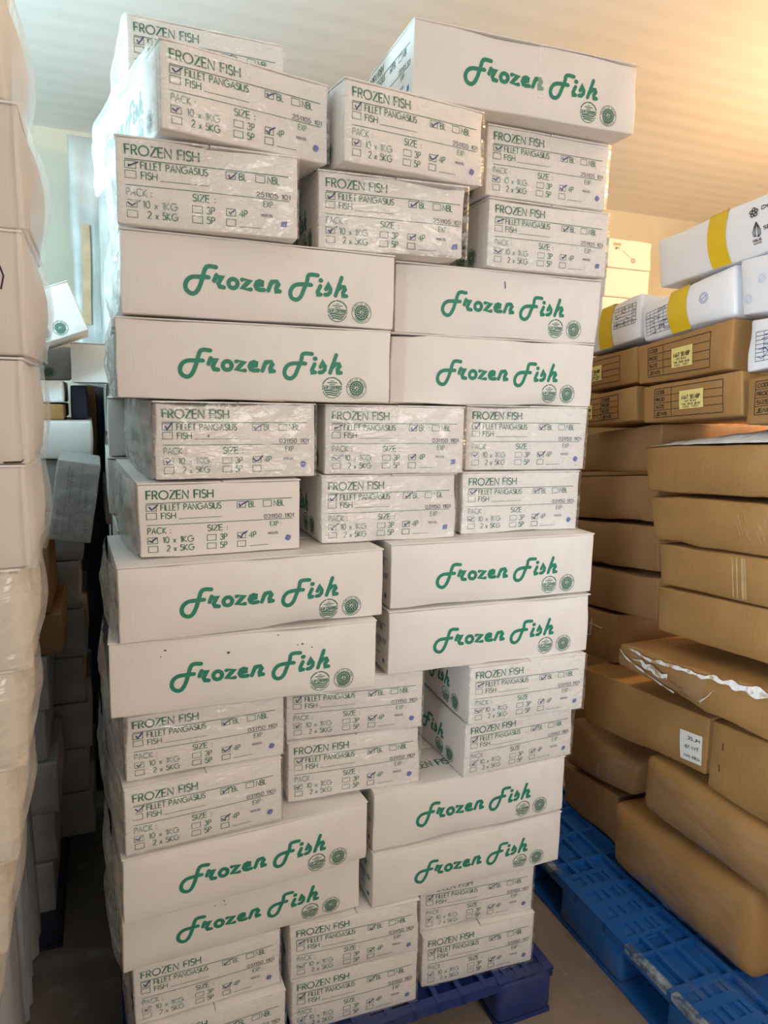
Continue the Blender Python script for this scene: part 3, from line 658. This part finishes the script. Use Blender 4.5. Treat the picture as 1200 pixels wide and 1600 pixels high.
M_FROSTK = mat('patchy_frost', (0.80, 0.79, 0.78), 0.8, 0.08, 40, 0.6, 60, dirt=((0.40, 0.24, 0.11), 34, 0.50, 0.62, 0.9))
def ragged(pts, w, seed, e):
    P = smooth_line([(a*Ln, -b*Hn) for a, b in pts] + [(pts[-1][0]*Ln+1e-4, -pts[-1][1]*Hn)]*2, 14); V, F = [], []; n_ = len(P)
    for i_, p in enumerate(P):
        a_, b_ = P[max(0, i_-1)], P[min(n_-1, i_+1)]; dx, dy = b_[0]-a_[0], b_[1]-a_[1]; l_ = math.hypot(dx, dy) or 1
        tp = math.sin(math.pi*(i_+.5)/n_)**0.5
        for sg in (-1, 1):
            ww = w*tp*max(0.12, 0.55+0.9*noise.noise(Vector((p[0]*32+seed, p[1]*32, sg*3.0))))
            V.append(f((p[0]-sg*dy/l_*ww)/Ln, -(p[1]+sg*dx/l_*ww)/Hn, e))
    for i_ in range(n_-1): F.append((2*i_, 2*i_+1, 2*i_+3, 2*i_+2))
    o = link('frost_streak', mesh('frost_streak', V, F, M_FROSTK), t); o['label'] = 'white frost streak along a fold'
ragged([(0.06, .03), (.16, .14), (.24, .22), (.36, .16), (.55, .10), (.8, .06), (.98, .05)], .013, 1, 0.011)
ragged([(.01, .20), (.06, .42), (.14, .60), (.24, .74), (.34, .86), (.40, .92)], .0055, 2, 0.012)
ragged([(.12, .40), (.17, .36), (.21, .44), (.26, .42), (.31, .52), (.35, .50)], .013, 3, 0.013)
ragged([(.60, .34), (.58, .55), (.55, .80)], .004, 4, 0.011)
t, f, at, Ln, Hn = plain('N6', 1.515, [(1.905,0.747),(1.352,0.8),(1.344,0.641),(1.86,0.560)], 0.40, M_KRAFT, 'brown carton with a white paper label at its right end', 16, by=0.012)
ink = fink(f, Ln, Hn); ink.fill(0.443, -0.152, 0.518, -0.062, 4, 4); lb = link('paper_label', ink.mesh('paper_label', M_WLAB), t)
ink = fink(lambda s_, t_, e: f(s_, t_, 0.0022), Ln, Hn); ink.text('35.JH', 0.470, -0.085, 0.010, 0.510, 0.001); ink.text('61 WT', 0.462, -0.112, 0.010, 0.508, 0.001); ink.text('MAX 20KG', 0.458, -0.140, 0.008, 0.512, 0.0007)
link('label_text', ink.mesh('label_text', M_BLACK), lb)
t, f, at, Ln, Hn = plain('N7', 1.51, [(1.336,0.803),(0.836,0.859),(0.833,0.615),(1.333,0.613)], 0.42, M_KRAFT, 'tall brown carton with two dark nicks, right of the labelled one', 17, by=0.008)
ink = fink(f, Ln, Hn)
for a, b in ((0.042, -0.055), (0.036, -0.125)): ink.stroke([(a, b), (a+0.002, b-0.02)], 0.0016)
link('dark_nicks', ink.mesh('dark_nicks', M_BLACK), t)
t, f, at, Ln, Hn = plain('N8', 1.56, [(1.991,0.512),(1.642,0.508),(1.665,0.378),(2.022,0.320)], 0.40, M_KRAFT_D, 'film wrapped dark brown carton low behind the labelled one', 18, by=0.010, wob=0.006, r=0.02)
crumple_film(t, at, Ln, Hn, 0.010, 5, 0.5, 0.93, M_FILM_K, 0.010)
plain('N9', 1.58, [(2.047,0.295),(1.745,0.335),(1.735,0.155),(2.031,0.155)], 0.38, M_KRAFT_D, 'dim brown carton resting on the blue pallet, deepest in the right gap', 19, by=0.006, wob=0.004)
t, f, at, Ln, Hn = plain('N10', 1.51, [(1.573,0.595),(1.023,0.605),(1.023,0.425),(1.573,0.410)], 0.45, M_KRAFT, 'rounded film wrapped brown carton lying on the lowest one', 20, by=0.016, wob=0.006, r=0.03)
crumple_film(t, at, Ln, Hn, 0.016, 9, 0.10, 0.95, M_FILM_K, 0.010, 0.006)
t, f, at, Ln, Hn = plain('N11', 1.51, [(1.705,0.366),(1.155,0.408),(1.135,0.156),(1.685,0.156)], 0.45, M_KRAFT, 'largest film wrapped brown carton resting at the front of the blue pallet', 21, by=0.018, wob=0.007, r=0.035)
crumple_film(t, at, Ln, Hn, 0.018, 12, 0.22, 0.95, M_FILM_K, 0.010, 0.007)
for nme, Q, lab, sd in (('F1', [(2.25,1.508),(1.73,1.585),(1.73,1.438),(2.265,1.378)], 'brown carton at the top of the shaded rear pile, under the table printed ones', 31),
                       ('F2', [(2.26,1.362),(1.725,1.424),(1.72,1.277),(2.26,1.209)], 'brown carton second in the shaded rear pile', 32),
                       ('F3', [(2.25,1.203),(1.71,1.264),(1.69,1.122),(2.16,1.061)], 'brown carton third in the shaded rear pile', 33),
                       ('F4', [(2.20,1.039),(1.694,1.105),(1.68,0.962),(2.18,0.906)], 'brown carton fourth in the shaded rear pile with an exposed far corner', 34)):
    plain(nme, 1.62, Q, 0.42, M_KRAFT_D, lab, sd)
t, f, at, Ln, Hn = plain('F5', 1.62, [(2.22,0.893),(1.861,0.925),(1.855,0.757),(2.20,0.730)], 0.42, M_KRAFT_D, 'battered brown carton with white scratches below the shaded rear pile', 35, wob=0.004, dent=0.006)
ink = fink(f, Ln, Hn); ink.stroke([(0.225, -0.03), (0.22, -0.09), (0.185, -0.10)], 0.0012); ink.stroke([(0.215, -0.05), (0.285, -0.055)], 0.0010); link('scratch_marks', ink.mesh('scratch_marks', M_FROST), t)
# printed table cartons
def table(t, f, Ln, Hn, s0, s1, t0, t1, div, lab, words=True, m=M_BLACK, wl=True):
    ink = fink(f, Ln, Hn); X0, X1, Y0, Y1 = s0*Ln, s1*Ln, -t1*Hn, -t0*Hn
    ink.rect(X0, Y0, X1, Y1, 0.0010)
    for k in (1, 2, 3): y = Y0+(Y1-Y0)*k/4; ink.stroke([(X0, y), (X1, y)], 0.0008, False)
    xd = div*Ln; ink.stroke([(xd, Y0), (xd, Y1)], 0.0009, False)
    rh = (Y1-Y0)/4
    if words:
        for k, w_ in enumerate(('CODE', 'PROD', 'SIZE', 'JENIS')):
            xa = X0+0.006 if wl else xd+0.006
            wmax = (xd-X0 if wl else X1-xd)-0.012
            ink.text(w_, xa, Y1-rh*(k+1)+rh*0.25, rh*0.45, xa+min(wmax, 0.034*(len(w_)/4)), 0.0011)
    link('printed_table', ink.mesh('printed_table', m), t)
    if lab:
        a0, a1, b0, b1 = lab
        ink = fink(lambda s_, t_, e: f(s_, t_, 0.0020), Ln, Hn); ink.fill(a0*Ln, -b1*Hn, a1*Ln, -b0*Hn, 4, 3); q = link('yellow_label', ink.mesh('yellow_label', M_YLAB), t)
        ink = fink(lambda s_, t_, e: f(s_, t_, 0.0028), Ln, Hn); w_, h_ = (a1-a0)*Ln, (b1-b0)*Hn; x, y = a0*Ln, -b1*Hn
        ink.text('MAT SEMBP', x+w_*.12, y+h_*.52, h_*.20, x+w_*.88, 0.0010); ink.text('QTY 10 KG', x+w_*.25, y+h_*.36, h_*.09, x+w_*.72, 0.0005)
        ink.text('TGL 2025 JENIS', x+w_*.12, y+h_*.20, h_*.09, x+w_*.88, 0.0006); ink.text('NO. 1101', x+w_*.15, y+h_*.06, h_*.08, x+w_*.8, 0.0006)
        link('label_text', ink.mesh('label_text', M_BLACK), q)
for nm, U, Q, D, lab, sd, tb in (
    ('K1', 1.51, [(1.74,1.812),(1.396,1.864),(1.388,1.731),(1.723,1.700)], 0.42, 'table printed brown carton with yellow label, directly under a white yellow taped carton', 41, (.13,.80,.14,.86,.31,(.41,.63,.30,.74))),
    ('K2', 1.51, [(1.702,1.692),(1.355,1.732),(1.341,1.619),(1.69,1.587)], 0.42, 'table printed brown carton with yellow label, second row, above the frost topped one', 42, (.14,.84,.12,.88,.33,(.42,.66,.26,.72))),
    ('K3', 1.53, [(2.03,1.785),(1.765,1.816),(1.755,1.708),(2.025,1.675)], 0.42, 'table printed brown carton, upper one half hidden behind the central stack', 43, (-.2,.73,.14,.86,-.1,(.15,.42,.30,.74))),
    ('K4', 1.53, [(2.04,1.656),(1.755,1.698),(1.742,1.592),(2.035,1.557)], 0.42, 'table printed brown carton, lower one half hidden behind the central stack', 44, (.05,.73,.14,.86,.45,(.10,.30,.32,.78))),
    ('K5', 1.51, [(1.335,1.713),(1.005,1.765),(1.000,1.624),(1.328,1.596)], 0.42, 'table printed brown carton cut off at the right picture edge', 45, (.08,.85,.12,.80,.33,(.5,.72,.26,.7)))):
    t, f, at, Ln, Hn = hexa('table_printed_carton', U, Q, D, M_KRAFT, lab, GT, sd, by=0.004)
    s0, s1, t0, t1, dv, lb_ = tb
    table(t, f, Ln, Hn, max(.02, s0), s1, t0, t1, max(.14, dv), lb_, words=True, wl=(nm != 'K4'))
def tape(t, at, f, s0, s1, label):
    n_ = 14; V, F = [], []
    rows = [('top', d) for d in (0.30, 0.15, 0.02)] + [('front', k/10) for k in range(0, 11)]
    for kind, q in rows:
        for i in range(5):
            s = s0+(s1-s0)*i/4 + 0.02*math.sin(q*3+s0*9)
            V.append(at(s, 0, q)+Vector((0, 0, 0.0025)) if kind == 'top' else f(s, q, 0.0024))
    for j in range(len(rows)-1):
        for i in range(4):
            k = j*5+i; F.append((k, k+5, k+6, k+1))
    link('yellow_tape', mesh('yellow_tape', V, F, M_YTAPE, True), t)['label'] = label
def grid(t, f, Ln, Hn, s0, s1, t0, t1, nx, ny, seed):
    ink = fink(f, Ln, Hn); X0, X1, Y0, Y1 = s0*Ln, s1*Ln, -t1*Hn, -t0*Hn
    for i in range(nx+1): x = X0+(X1-X0)*i/nx; ink.stroke([(x, Y0), (x, Y1)], 0.0006, False)
    for j in range(ny+1): y = Y0+(Y1-Y0)*j/ny; ink.stroke([(X0, y), (X1, y)], 0.0006, False)
    link('printed_table', ink.mesh('printed_table', M_BLACK), t)
    ink = fink(lambda s_, t_, e: f(s_, t_, 0.0022), Ln, Hn); rr = random.Random(seed)
    for k in range(int(nx*ny*0.55)):
        x = X0+(X1-X0)*rr.random()*.92; y = Y0+(Y1-Y0)*rr.random()*.92; s_ = (X1-X0)/nx
        ink.stroke([(x, y), (x+s_*rr.uniform(.3, .8), y+s_*rr.uniform(-.3, .6)), (x+s_*rr.uniform(.3, 1.2), y+s_*rr.uniform(-.4, .4))], 0.0007)
    link('handwriting', ink.mesh('handwriting', M_PEN), t)
t, f, at, Ln, Hn = hexa('white_carton', 1.51, [(1.69,2.106),(1.14,2.174),(1.113,2.036),(1.663,1.972)], 0.40, M_WHITE_B, 'topmost white carton at right, yellow tape and black printed emblems', GW, 51, by=0.006, wob=0.002)
tape(t, at, f, .345, .452, 'yellow tape band')
ink = fink(f, Ln, Hn); X = .585*Ln
for k in range(5):
    an = R(90+72*k); ink.stroke(arc(X+.0075*math.cos(an), -.036+.0075*math.sin(an), .0045, .0035, 0, 360, 8), 0.0013, False)
link('flower_emblem', ink.mesh('flower_emblem', M_BLACK), t)
ink = fink(f, Ln, Hn); X = .595*Ln; Y = -.094
for k in (1.0, .66, .33): ink.stroke([(X, Y+.034), (X-.011*k, Y+.012), (X-.010*k, Y+.002), (X-.004*k, Y)], 0.0009, False); ink.stroke([(X, Y+.034), (X+.011*k, Y+.012), (X+.010*k, Y+.002), (X+.004*k, Y-.003)], 0.0009, False)
ink.text('HALAL', X-.012, Y-.013, .007, X+.012, 0.0008); ink.text('INDONESIA', X-.011, Y-.019, .0035, X+.011, 0.0004)
link('halal_emblem', ink.mesh('halal_emblem', M_BLACK), t)
ink = fink(f, Ln, Hn); ink.text('DKP  NO. 2021.35.78', .625*Ln, -.036, .008, .97*Ln, 0.0009); ink.text('SERTIFIKAT NO. 00412', .63*Ln, -.085, .008, .98*Ln, 0.0009)
link('printed_text', ink.mesh('printed_text', M_BLACK), t)
t, f, at, Ln, Hn = hexa('white_carton', 1.51, [(1.736,1.926),(1.406,2.000),(1.389,1.868),(1.717,1.823)], 0.40, M_WHITE_B, 'white carton with yellow tape and handwritten table, under the topmost white one', GW, 52, by=0.012, wob=0.0012, r=0.012)
tape(t, at, f, .36, .57, 'yellow tape band'); grid(t, f, Ln, Hn, .06, .34, .26, .86, 5, 7, 3)
ink = fink(f, Ln, Hn)
for r_ in (.013, .009): ink.ring(.72*Ln, -.45*Hn, r_, 0.0006, 16)
ink.stroke([(.70*Ln, -.48*Hn), (.74*Ln, -.42*Hn)], 0.0008); link('round_stamp', ink.mesh('round_stamp', M_STAMP), t)
t, f, at, Ln, Hn = hexa('white_carton', 1.52, [(2.02,1.925),(1.750,1.969),(1.743,1.838),(2.02,1.796)], 0.40, M_WHITE_B, 'white carton with yellow tape at left, partly behind the central stack', GW, 53, by=0.008, wob=0.0012)
tape(t, at, f, .36, .58, 'yellow tape band'); grid(t, f, Ln, Hn, .60, .93, .16, .62, 6, 6, 4)
t, f, at, Ln, Hn = hexa('white_carton', 1.51, [(1.390,2.002),(1.066,2.030),(1.041,1.886),(1.368,1.866)], 0.40, M_WHITE_B, 'white carton with pale blue round stamps at the right picture edge', GW, 54, by=0.006)
ink = fink(f, Ln, Hn)
for (sx, ty) in ((.19, .42), (.06, .72)):
    for r_ in (.011, .007): ink.ring(sx*Ln, -ty*Hn, r_, 0.0005, 16)
    ink.stroke([((sx-.03)*Ln, -(ty+.05)*Hn), ((sx+.03)*Ln, -(ty-.05)*Hn)], 0.0006)
link('round_stamp', ink.mesh('round_stamp', mat('pale_blue_ink', (0.45, 0.55, 0.78), .6, .1, 40)), t)
t, f, at, Ln, Hn = hexa('white_carton', 1.51, [(1.350,1.856),(1.026,1.878),(1.014,1.772),(1.340,1.728)], 0.40, M_WHITE_B, 'white carton with handwritten table, lowest white one at the right picture edge', GW, 55, by=0.006, wob=0.001)
grid(t, f, Ln, Hn, .08, .75, .28, .84, 9, 7, 6)
# warm lit cartons by the back wall
for k, (z0, z1, u0, u1, lab) in enumerate(((2.356, 2.504, 2.535, 2.826, 'topmost cream carton by the back wall, with red print'), (2.206, 2.354, 2.53, 2.822, 'second cream carton by the back wall, plain'), (2.056, 2.204, 2.52, 2.82, 'third cream carton by the back wall, mostly hidden'))):
    t = empty('cream_carton', W((u0+u1)/2, 3.2+0.2, z0), YAW); tag(t, lab, 'box', 'cream cartons by the back wall')
    V, F = rbox(u1-u0, 0.4, z1-z0-0.001, 0.005, (8, 6, 5), 60+k, 0.004, 0.003, 0, 0.002); link('carton_body', mesh('carton_body', V, F, M_WHITE, True), t)
    if k == 0:
        fb = lambda a, b: ((a-0.145), -0.2045-0.002, 0.148+b)
        ink = Ink(fb); ink.text('UDANG', .03, -.035, .010, .075, .0012); ink.ring(.165, -.105, .010, .0022, 14); ink.stroke([(.09, -.06), (.16, -.10)], .0008)
        link('red_print', ink.mesh('red_print', mat('red_ink', (.75, .22, .12), .6, .2, 30)), t)
        ink = Ink(fb); ink.text('B.T', .045, -.055, .010, .068, .0012); link('black_print', ink.mesh('black_print', M_BLACK), t)
t = empty('cream_carton', W(2.68, 3.42, 0.0), YAW); tag(t, 'tall wrapped load carrying the cream cartons by the back wall', 'pallet load')
V, F = rbox(0.60, 0.48, 2.045, 0.02, (8, 8, 24), 77, 0.01, 0.01, 0, 0.004, 0.006); link('wrapped_load', mesh('wrapped_load', V, F, M_WRAP, True), t); t.name = 'wrapped_load'

# ================================================================== near left stack
G_LEFT = 'film wrapped cartons of the near left stack'
ZL = [0.154, 0.302, 0.455, 0.610, 0.765, 0.920, 1.075, 1.230, 1.385, 1.538, 1.690, 1.862, 2.026, 2.195, 2.340]
UR = [-0.27, -0.255, -0.235, -0.205, -0.175, -0.150, -0.132, -0.115, -0.100, -0.095, -0.088, -0.084, -0.098, -0.118]
ords = ['lowest', 'second from the pallet', 'third from the pallet', 'fourth from the pallet', 'fifth from the pallet', 'sixth from the pallet', 'seventh from the pallet', 'sixth below the highest visible', 'fifth from the top', 'fourth below the top one', 'at eye level with sharp right edge', 'bulging just above eye level', 'just under the topmost one', 'topmost']
LABL = ['lowest carton of the near left stack, mostly outside the frame', 'second carton up in the near left stack, beside the floor', 'third carton up in the near left stack, under heavy film folds',
        'carton under yellowish film folds, low in the near left stack', 'carton just above the lowest film folds of the near left stack', 'carton of the near left stack level with the speckled logo carton',
        'near left carton level with the clean waist high logo carton', 'near left carton opposite the crisply ticked form end', 'near left carton opposite the spotted form end',
        'near left carton with dark bottom corner, opposite the second logo carton', 'near left carton with a small pen hook, just above eye level', 'bulging near left carton directly above the one with a pen hook',
        'smooth bulging near left carton opposite the askew top carton', 'topmost near left carton, cut off by the picture corner']
for k in range(14):
    ur = UR[k]; p = W(ur - CL/2, 1.14, 0)
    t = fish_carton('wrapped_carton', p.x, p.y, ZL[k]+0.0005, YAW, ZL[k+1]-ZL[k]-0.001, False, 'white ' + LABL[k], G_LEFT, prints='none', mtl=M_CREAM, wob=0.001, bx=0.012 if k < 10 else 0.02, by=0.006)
    # film round the right end
    nx, nz = 36, 12; V, F = [], []
    for j in range(nz+1):
        b = j/nz
        for i in range(nx+1):
            a = (i/nx*0.86 if k < 8 else 0.515+i/nx*0.345)                                     # 0.24 of front then round the corner and along the end
            nse = (noise.noise(Vector((a*7+k*3, b*2, k*1.7)))*0.006 + noise.noise(Vector((a*5-b*3, b*9+k, 2.0)))*0.004)*(1.0 if k < 8 else 0.3)
            d = 0.0075 + abs(nse)
            bul = 0.022*math.sin(math.pi*b) if k >= 10 else 0.016*math.sin(math.pi*b)
            if a < 0.52: q = (CL/2-0.52+a, -CW/2-d-0.006*math.sin(math.pi*b), CH*b)
            else: q = (CL/2+d+bul*math.sin(math.pi*min(1, max(0, (a-0.52)/0.33))), -CW/2-d*0.3+(a-0.52)*0.94, CH*b)
            V.append(q)
    for j in range(nz):
        for i in range(nx):
            q = j*(nx+1)+i; F.append((q, q+1, q+nx+2, q+nx+1))
    link('stretch_film', mesh('stretch_film', V, F, M_FILM_Y if k < 8 else M_FILM_L, True), t)
    if k == 10:
        ink = Ink(on_long); ink.stroke([(0.238, 0.034), (0.243, 0.020), (0.239, 0.004), (0.235, 0.008)], 0.0011); link('pen_hook', ink.mesh('pen_hook', M_BLACK), t)
    if k == 9:
        ink = Ink(on_long); ink.poly([(0.235, -0.0712), (0.258, -0.0705), (0.264, -0.0665), (0.258, -0.0735), (0.236, -0.0738)]); link('dark_corner', ink.mesh('dark_corner', M_BLACK), t)

# ================================================================== far end of the left aisle
G_AISLE = 'loads along the left aisle'
def loose(name, u0, u1, v0, v1, z0, z1, m, label, group=G_AISLE, rz=0.0, seed=0, wob=0.0015, r=0.005):
    t = empty(name, W((u0+u1)/2, (v0+v1)/2, z0), YAW+rz); tag(t, label, 'box', group)
    V, F = rbox(u1-u0, v1-v0, z1-z0-0.003, r, (8, 6, 5), 100+seed, 0.004, 0.004, 0, 0.003, wob); link('carton_body', mesh('carton_body', V, F, m, True), t)
    return t
# left side: stepped pile on the dark pallet
zz = [0.154, 0.307, 0.46, 0.615, 0.77, 0.925, 1.045, 1.235]
nm = ['lowest dim carton on the dark pallet in the left aisle', 'second dim carton above the dark pallet in the left aisle', 'third dim carton above the dark pallet in the left aisle', 'fourth dim carton in the left aisle, greyed to hold its shade',
      'fifth dim carton in the left aisle, below the brown ones', 'shaded brown carton under the one with a numbered label', 'brown carton with white label numbered 6 in the left aisle']
for k in range(7):
    t = loose('aisle_carton', -0.66, -0.125 + 0.012*((k*7) % 3-1) - (0.03 if k < 5 else 0), 2.06+0.01*(k % 2), 2.38, zz[k], zz[k+1], M_KRAFT_D if k >= 5 else M_GREY_SHADE, nm[k], seed=k, wob=0.0015)  # lower cartons get grey board, the aisle shade put into their colour
    if k == 6:
        ink = Ink(lambda a, b: (0.2675+a, -0.166-0.0035, 0.19+b)); ink.fill(-.105, -.118, -.045, -.02, 2, 2); lb = link('paper_label', ink.mesh('paper_label', M_WLAB), t)
        ink = Ink(lambda a, b: (0.2675+a, -0.166-0.0045, 0.19+b)); ink.text('6', -.080, -.105, .030, -.062, .0035); ink.text('PCS', -.09, -.06, .012, -.055, .0012); link('label_number', ink.mesh('label_number', M_BLACK), lb)
zz = [0.154, 0.312, 0.47, 0.63, 0.79, 0.95, 1.11, 1.27, 1.436]
for k in range(8):
    loose('aisle_carton', -0.60, -0.06-0.015*(k % 2), 2.42, 2.95, zz[k], zz[k+1], M_GREY_SHADE, 'dim carton, its shade put into the grey, behind the stepped aisle pile', group='shaded cartons of the stepped aisle pile', seed=20+k)  # pale cartons coloured grey to hold the shade of the aisle
loose('aisle_carton', -0.56, -0.02, 2.40, 2.86, 1.4365, 1.553, M_WHITE, 'big pale carton lit from above, behind the tilted grey one', seed=31)
t = loose('aisle_carton', -0.36, -0.100, 2.52, 2.95, 1.5535, 1.604, M_KRAFT, 'brown carton with white frosted wrap on top, far left aisle', seed=32)
V, F = rbox(0.262, 0.43, 0.070, 0.008, (8, 8, 3), 3, 0.003, 0.003, 0, 0.002, 0.003); q = MB(); q.add([Vector((v.x, v.y, v.z+0.0520)) for v in V], F); link('frosted_wrap', q.mesh('frosted_wrap', M_FROST, True), t)['label'] = 'white frosted wrap on top'
loose('aisle_carton', -0.080, -0.03, 2.60, 2.88, 1.5535, 1.665, M_DARKP, 'small dark carton wedged beside the frosted topped brown one', seed=33)
p = W(-0.345, 2.72); fish_carton('fish_carton', p.x, p.y, 1.683, YAW+R(3), 0.125, False, 'shaded logo carton under the tilted bright white one, far left aisle', G_AISLE, prints='all')
# the tilted bright carton leaning on it
ang = R(21); cen = W(-0.291, 2.38+0.16, 1.802)
t = fish_carton('fish_carton', cen.x, cen.y, cen.z, 0, CH, False, 'bright white carton tilted up to the right at the far left aisle', G_AISLE, prints='long', rot=(0, 0, 0))
t.rotation_mode = 'QUATERNION'
t.rotation_quaternion = (Matrix.Rotation(YAW, 4, 'Z') @ Matrix.Rotation(-ang, 4, 'Y')).to_quaternion()
off = t.rotation_quaternion @ Vector((0, 0, CH/2)); t.location = cen - off
# tilted grey wrapped carton standing on end
t = empty('grey_wrapped_carton', W(-0.085, 2.235, 1.2365), YAW); tag(t, 'grey film wrapped carton standing on end in the left aisle, print sideways', 'box', G_AISLE)
t.rotation_mode = 'QUATERNION'; t.rotation_quaternion = (Matrix.Rotation(YAW, 4, 'Z') @ Matrix.Rotation(R(9), 4, 'Y')).to_quaternion()
V, F = rbox(0.108, 0.30, 0.222, 0.005, (6, 6, 8), 140, 0.003, 0.003, 0, 0.002, 0.001); link('carton_body', mesh('carton_body', V, F, M_GREY_SHADE, True), t)
ink = Ink(lambda a, b: (a, -0.1545, b))
ink.stroke([(-.022, .01), (-.022, .21)], .0005, False); ink.stroke([(.012, .01), (.012, .21)], .0004, False)
for (x, y0, y1, w_) in ((-.036, .02, .09, .0045), (-.012, .11, .20, .003), (.030, .10, .13, .003), (.036, .03, .06, .003), (.03, .15, .165, .003), (-.005, .03, .08, .001)):
    yy = y0
    while yy < y1: ink.stroke([(x-w_, yy), (x+w_, yy)], .0008, False); ink.stroke([(x-w_, yy), (x-w_, yy+.006)], .0008, False); yy += .009
link('sideways_print', ink.mesh('sideways_print', mat('slate_ink', (.10, .12, .16), .6, .2, 30)), t)
link('stretch_film', mesh('stretch_film', [(-.055+.11*(i % 9)/8, -.1585-.004*abs(noise.noise(Vector((i % 9*.9, i//9*.7, 2)))), .004+.214*(i//9)/8) for i in range(81)], [(j*9+i, j*9+i+1, j*9+i+10, j*9+i+9) for j in range(8) for i in range(8)], M_FILM, True), t)
# right side of the aisle: a second load behind the central stack
zr = [0.144, 0.292, 0.44, 0.59, 0.74, 0.89, 1.04, 1.19, 1.34, 1.50, 1.672]
pallet('plastic_pallet', -0.03, 1.0, 2.58, 2.965, M_DARKP, 'dark plastic pallet behind the central load, hardly visible', H=0.14)
for k in range(10):
    u = 0.035 - 0.012*((k*5) % 3)
    loose('aisle_carton', u, u+0.5, 2.60, 2.95, zr[k], zr[k+1], M_WHITE if k > 7 else M_GREY_SHADE, ('pale carton below the white logo carton at the far right of the left aisle', 'dim pale carton of the load behind the central stack')[k < 9], group='cartons of the load behind the central stack', seed=40+k)  # all but the top cartons greyed, shade painted into the board colour
p = W(0.195, 2.52); fish_carton('fish_carton', p.x, p.y, 1.673, YAW, 0.125, False, 'white logo carton half hidden behind the central stack, left aisle end', G_AISLE, prints='all')
loose('aisle_carton', -0.055, -0.006, 2.905, 2.965, 1.36, 1.668, M_KRAFT_D, 'narrow dark brown carton standing between the aisle loads', seed=61)
# tall wrapped loads by the back wall
def wrapped(name, u0, u1, v0, v1, z1, label, seed, strip=None, z0=0.0, m=None, grp='film wrapped loads'):
    t = empty(name, W((u0+u1)/2, (v0+v1)/2, z0), YAW); z1 -= z0; tag(t, label, 'pallet load', grp)
    n_, m_ = 140, 26; V, F = [], []; a, b = (u1-u0)/2, (v1-v0)/2
    for j in range(m_+1):
        z = z1*j/m_
        for i in range(n_):
            an = 2*math.pi*i/n_; c, s = math.cos(an), math.sin(an); k = max(abs(c), abs(s))
            x, y = a*c/k, b*s/k
            d = 1 - 0.05*abs(noise.noise(Vector((an*4+seed, z*0.7, seed)))) - 0.03*noise.noise(Vector((an*9, z*2.0, seed*3))) - 0.04*abs(noise.noise(Vector((an*17+seed, z*0.5, seed*1.3))))
            V.append((x*d, y*d, z))
    for j in range(m_):
        for i in range(n_): F.append((j*n_+i, j*n_+(i+1) % n_, (j+1)*n_+(i+1) % n_, (j+1)*n_+i))
    V.append((0, 0, z1+0.01)); F += [(m_*n_+i, m_*n_+(i+1) % n_, len(V)-1) for i in range(n_)]
    link('wrapped_bundle', mesh('wrapped_bundle', V, F, m or M_WRAP, True), t)
    if strip:
        x, w_, za, zb = strip; V, F = [], []
        for j in range(17):
            z = za+(zb-za)*j/16; yy = -b-0.004
            V += [(x-w_+.004*math.sin(z*9), yy, z), (x+w_+.004*math.sin(z*9), yy, z)]
        F = [(2*j, 2*j+1, 2*j+3, 2*j+2) for j in range(16)]
        link('peach_strip', mesh('peach_strip', V, F, M_PEACH, True), t)['label'] = 'vertical peach coloured strip'
    return t
wrapped('wrapped_load', -0.075, 0.45, 3.40, 3.95, 2.69, 'tall whitish film wrapped load by the back wall, taller of two', 3, (-0.208, 0.017, 1.93, 2.34))
wrapped('wrapped_load', 0.035, 0.60, 2.98, 3.36, 2.37, 'bright film wrapped load between the back wall load and the central stack', 8)
wrapped('wrapped_load', -0.95, -0.205, 1.50, 2.02, 1.87, 'film wrapped load close behind the near left stack, upper part added to shade the aisle', 5, z0=0.152, m=M_GREY_SHADE)  # hidden upper part added to keep lamp light out of the aisle
wrapped('added_gap_filler', -0.085, 0.026, 2.975, 3.03, 1.66, 'narrow dark navy bundle added to darken the gap deep in the left aisle', 11, m=mat('navy_gap_darkener', (0.02, 0.025, 0.045), 0.4, 0.3, 6, 0.5, 8, (6, 6, 0.5)), grp='loads along the left aisle')  # added dark filler, closes the bright slit where the aisle lies in shade
wrapped('wrapped_load', 2.09, 2.60, 2.17, 3.00, 1.76, 'brown wrapped load added behind the shaded rear pile to darken its gaps', 14, m=M_KRAFT_D)  # unseen load, added so the slits of the rear pile stay dark
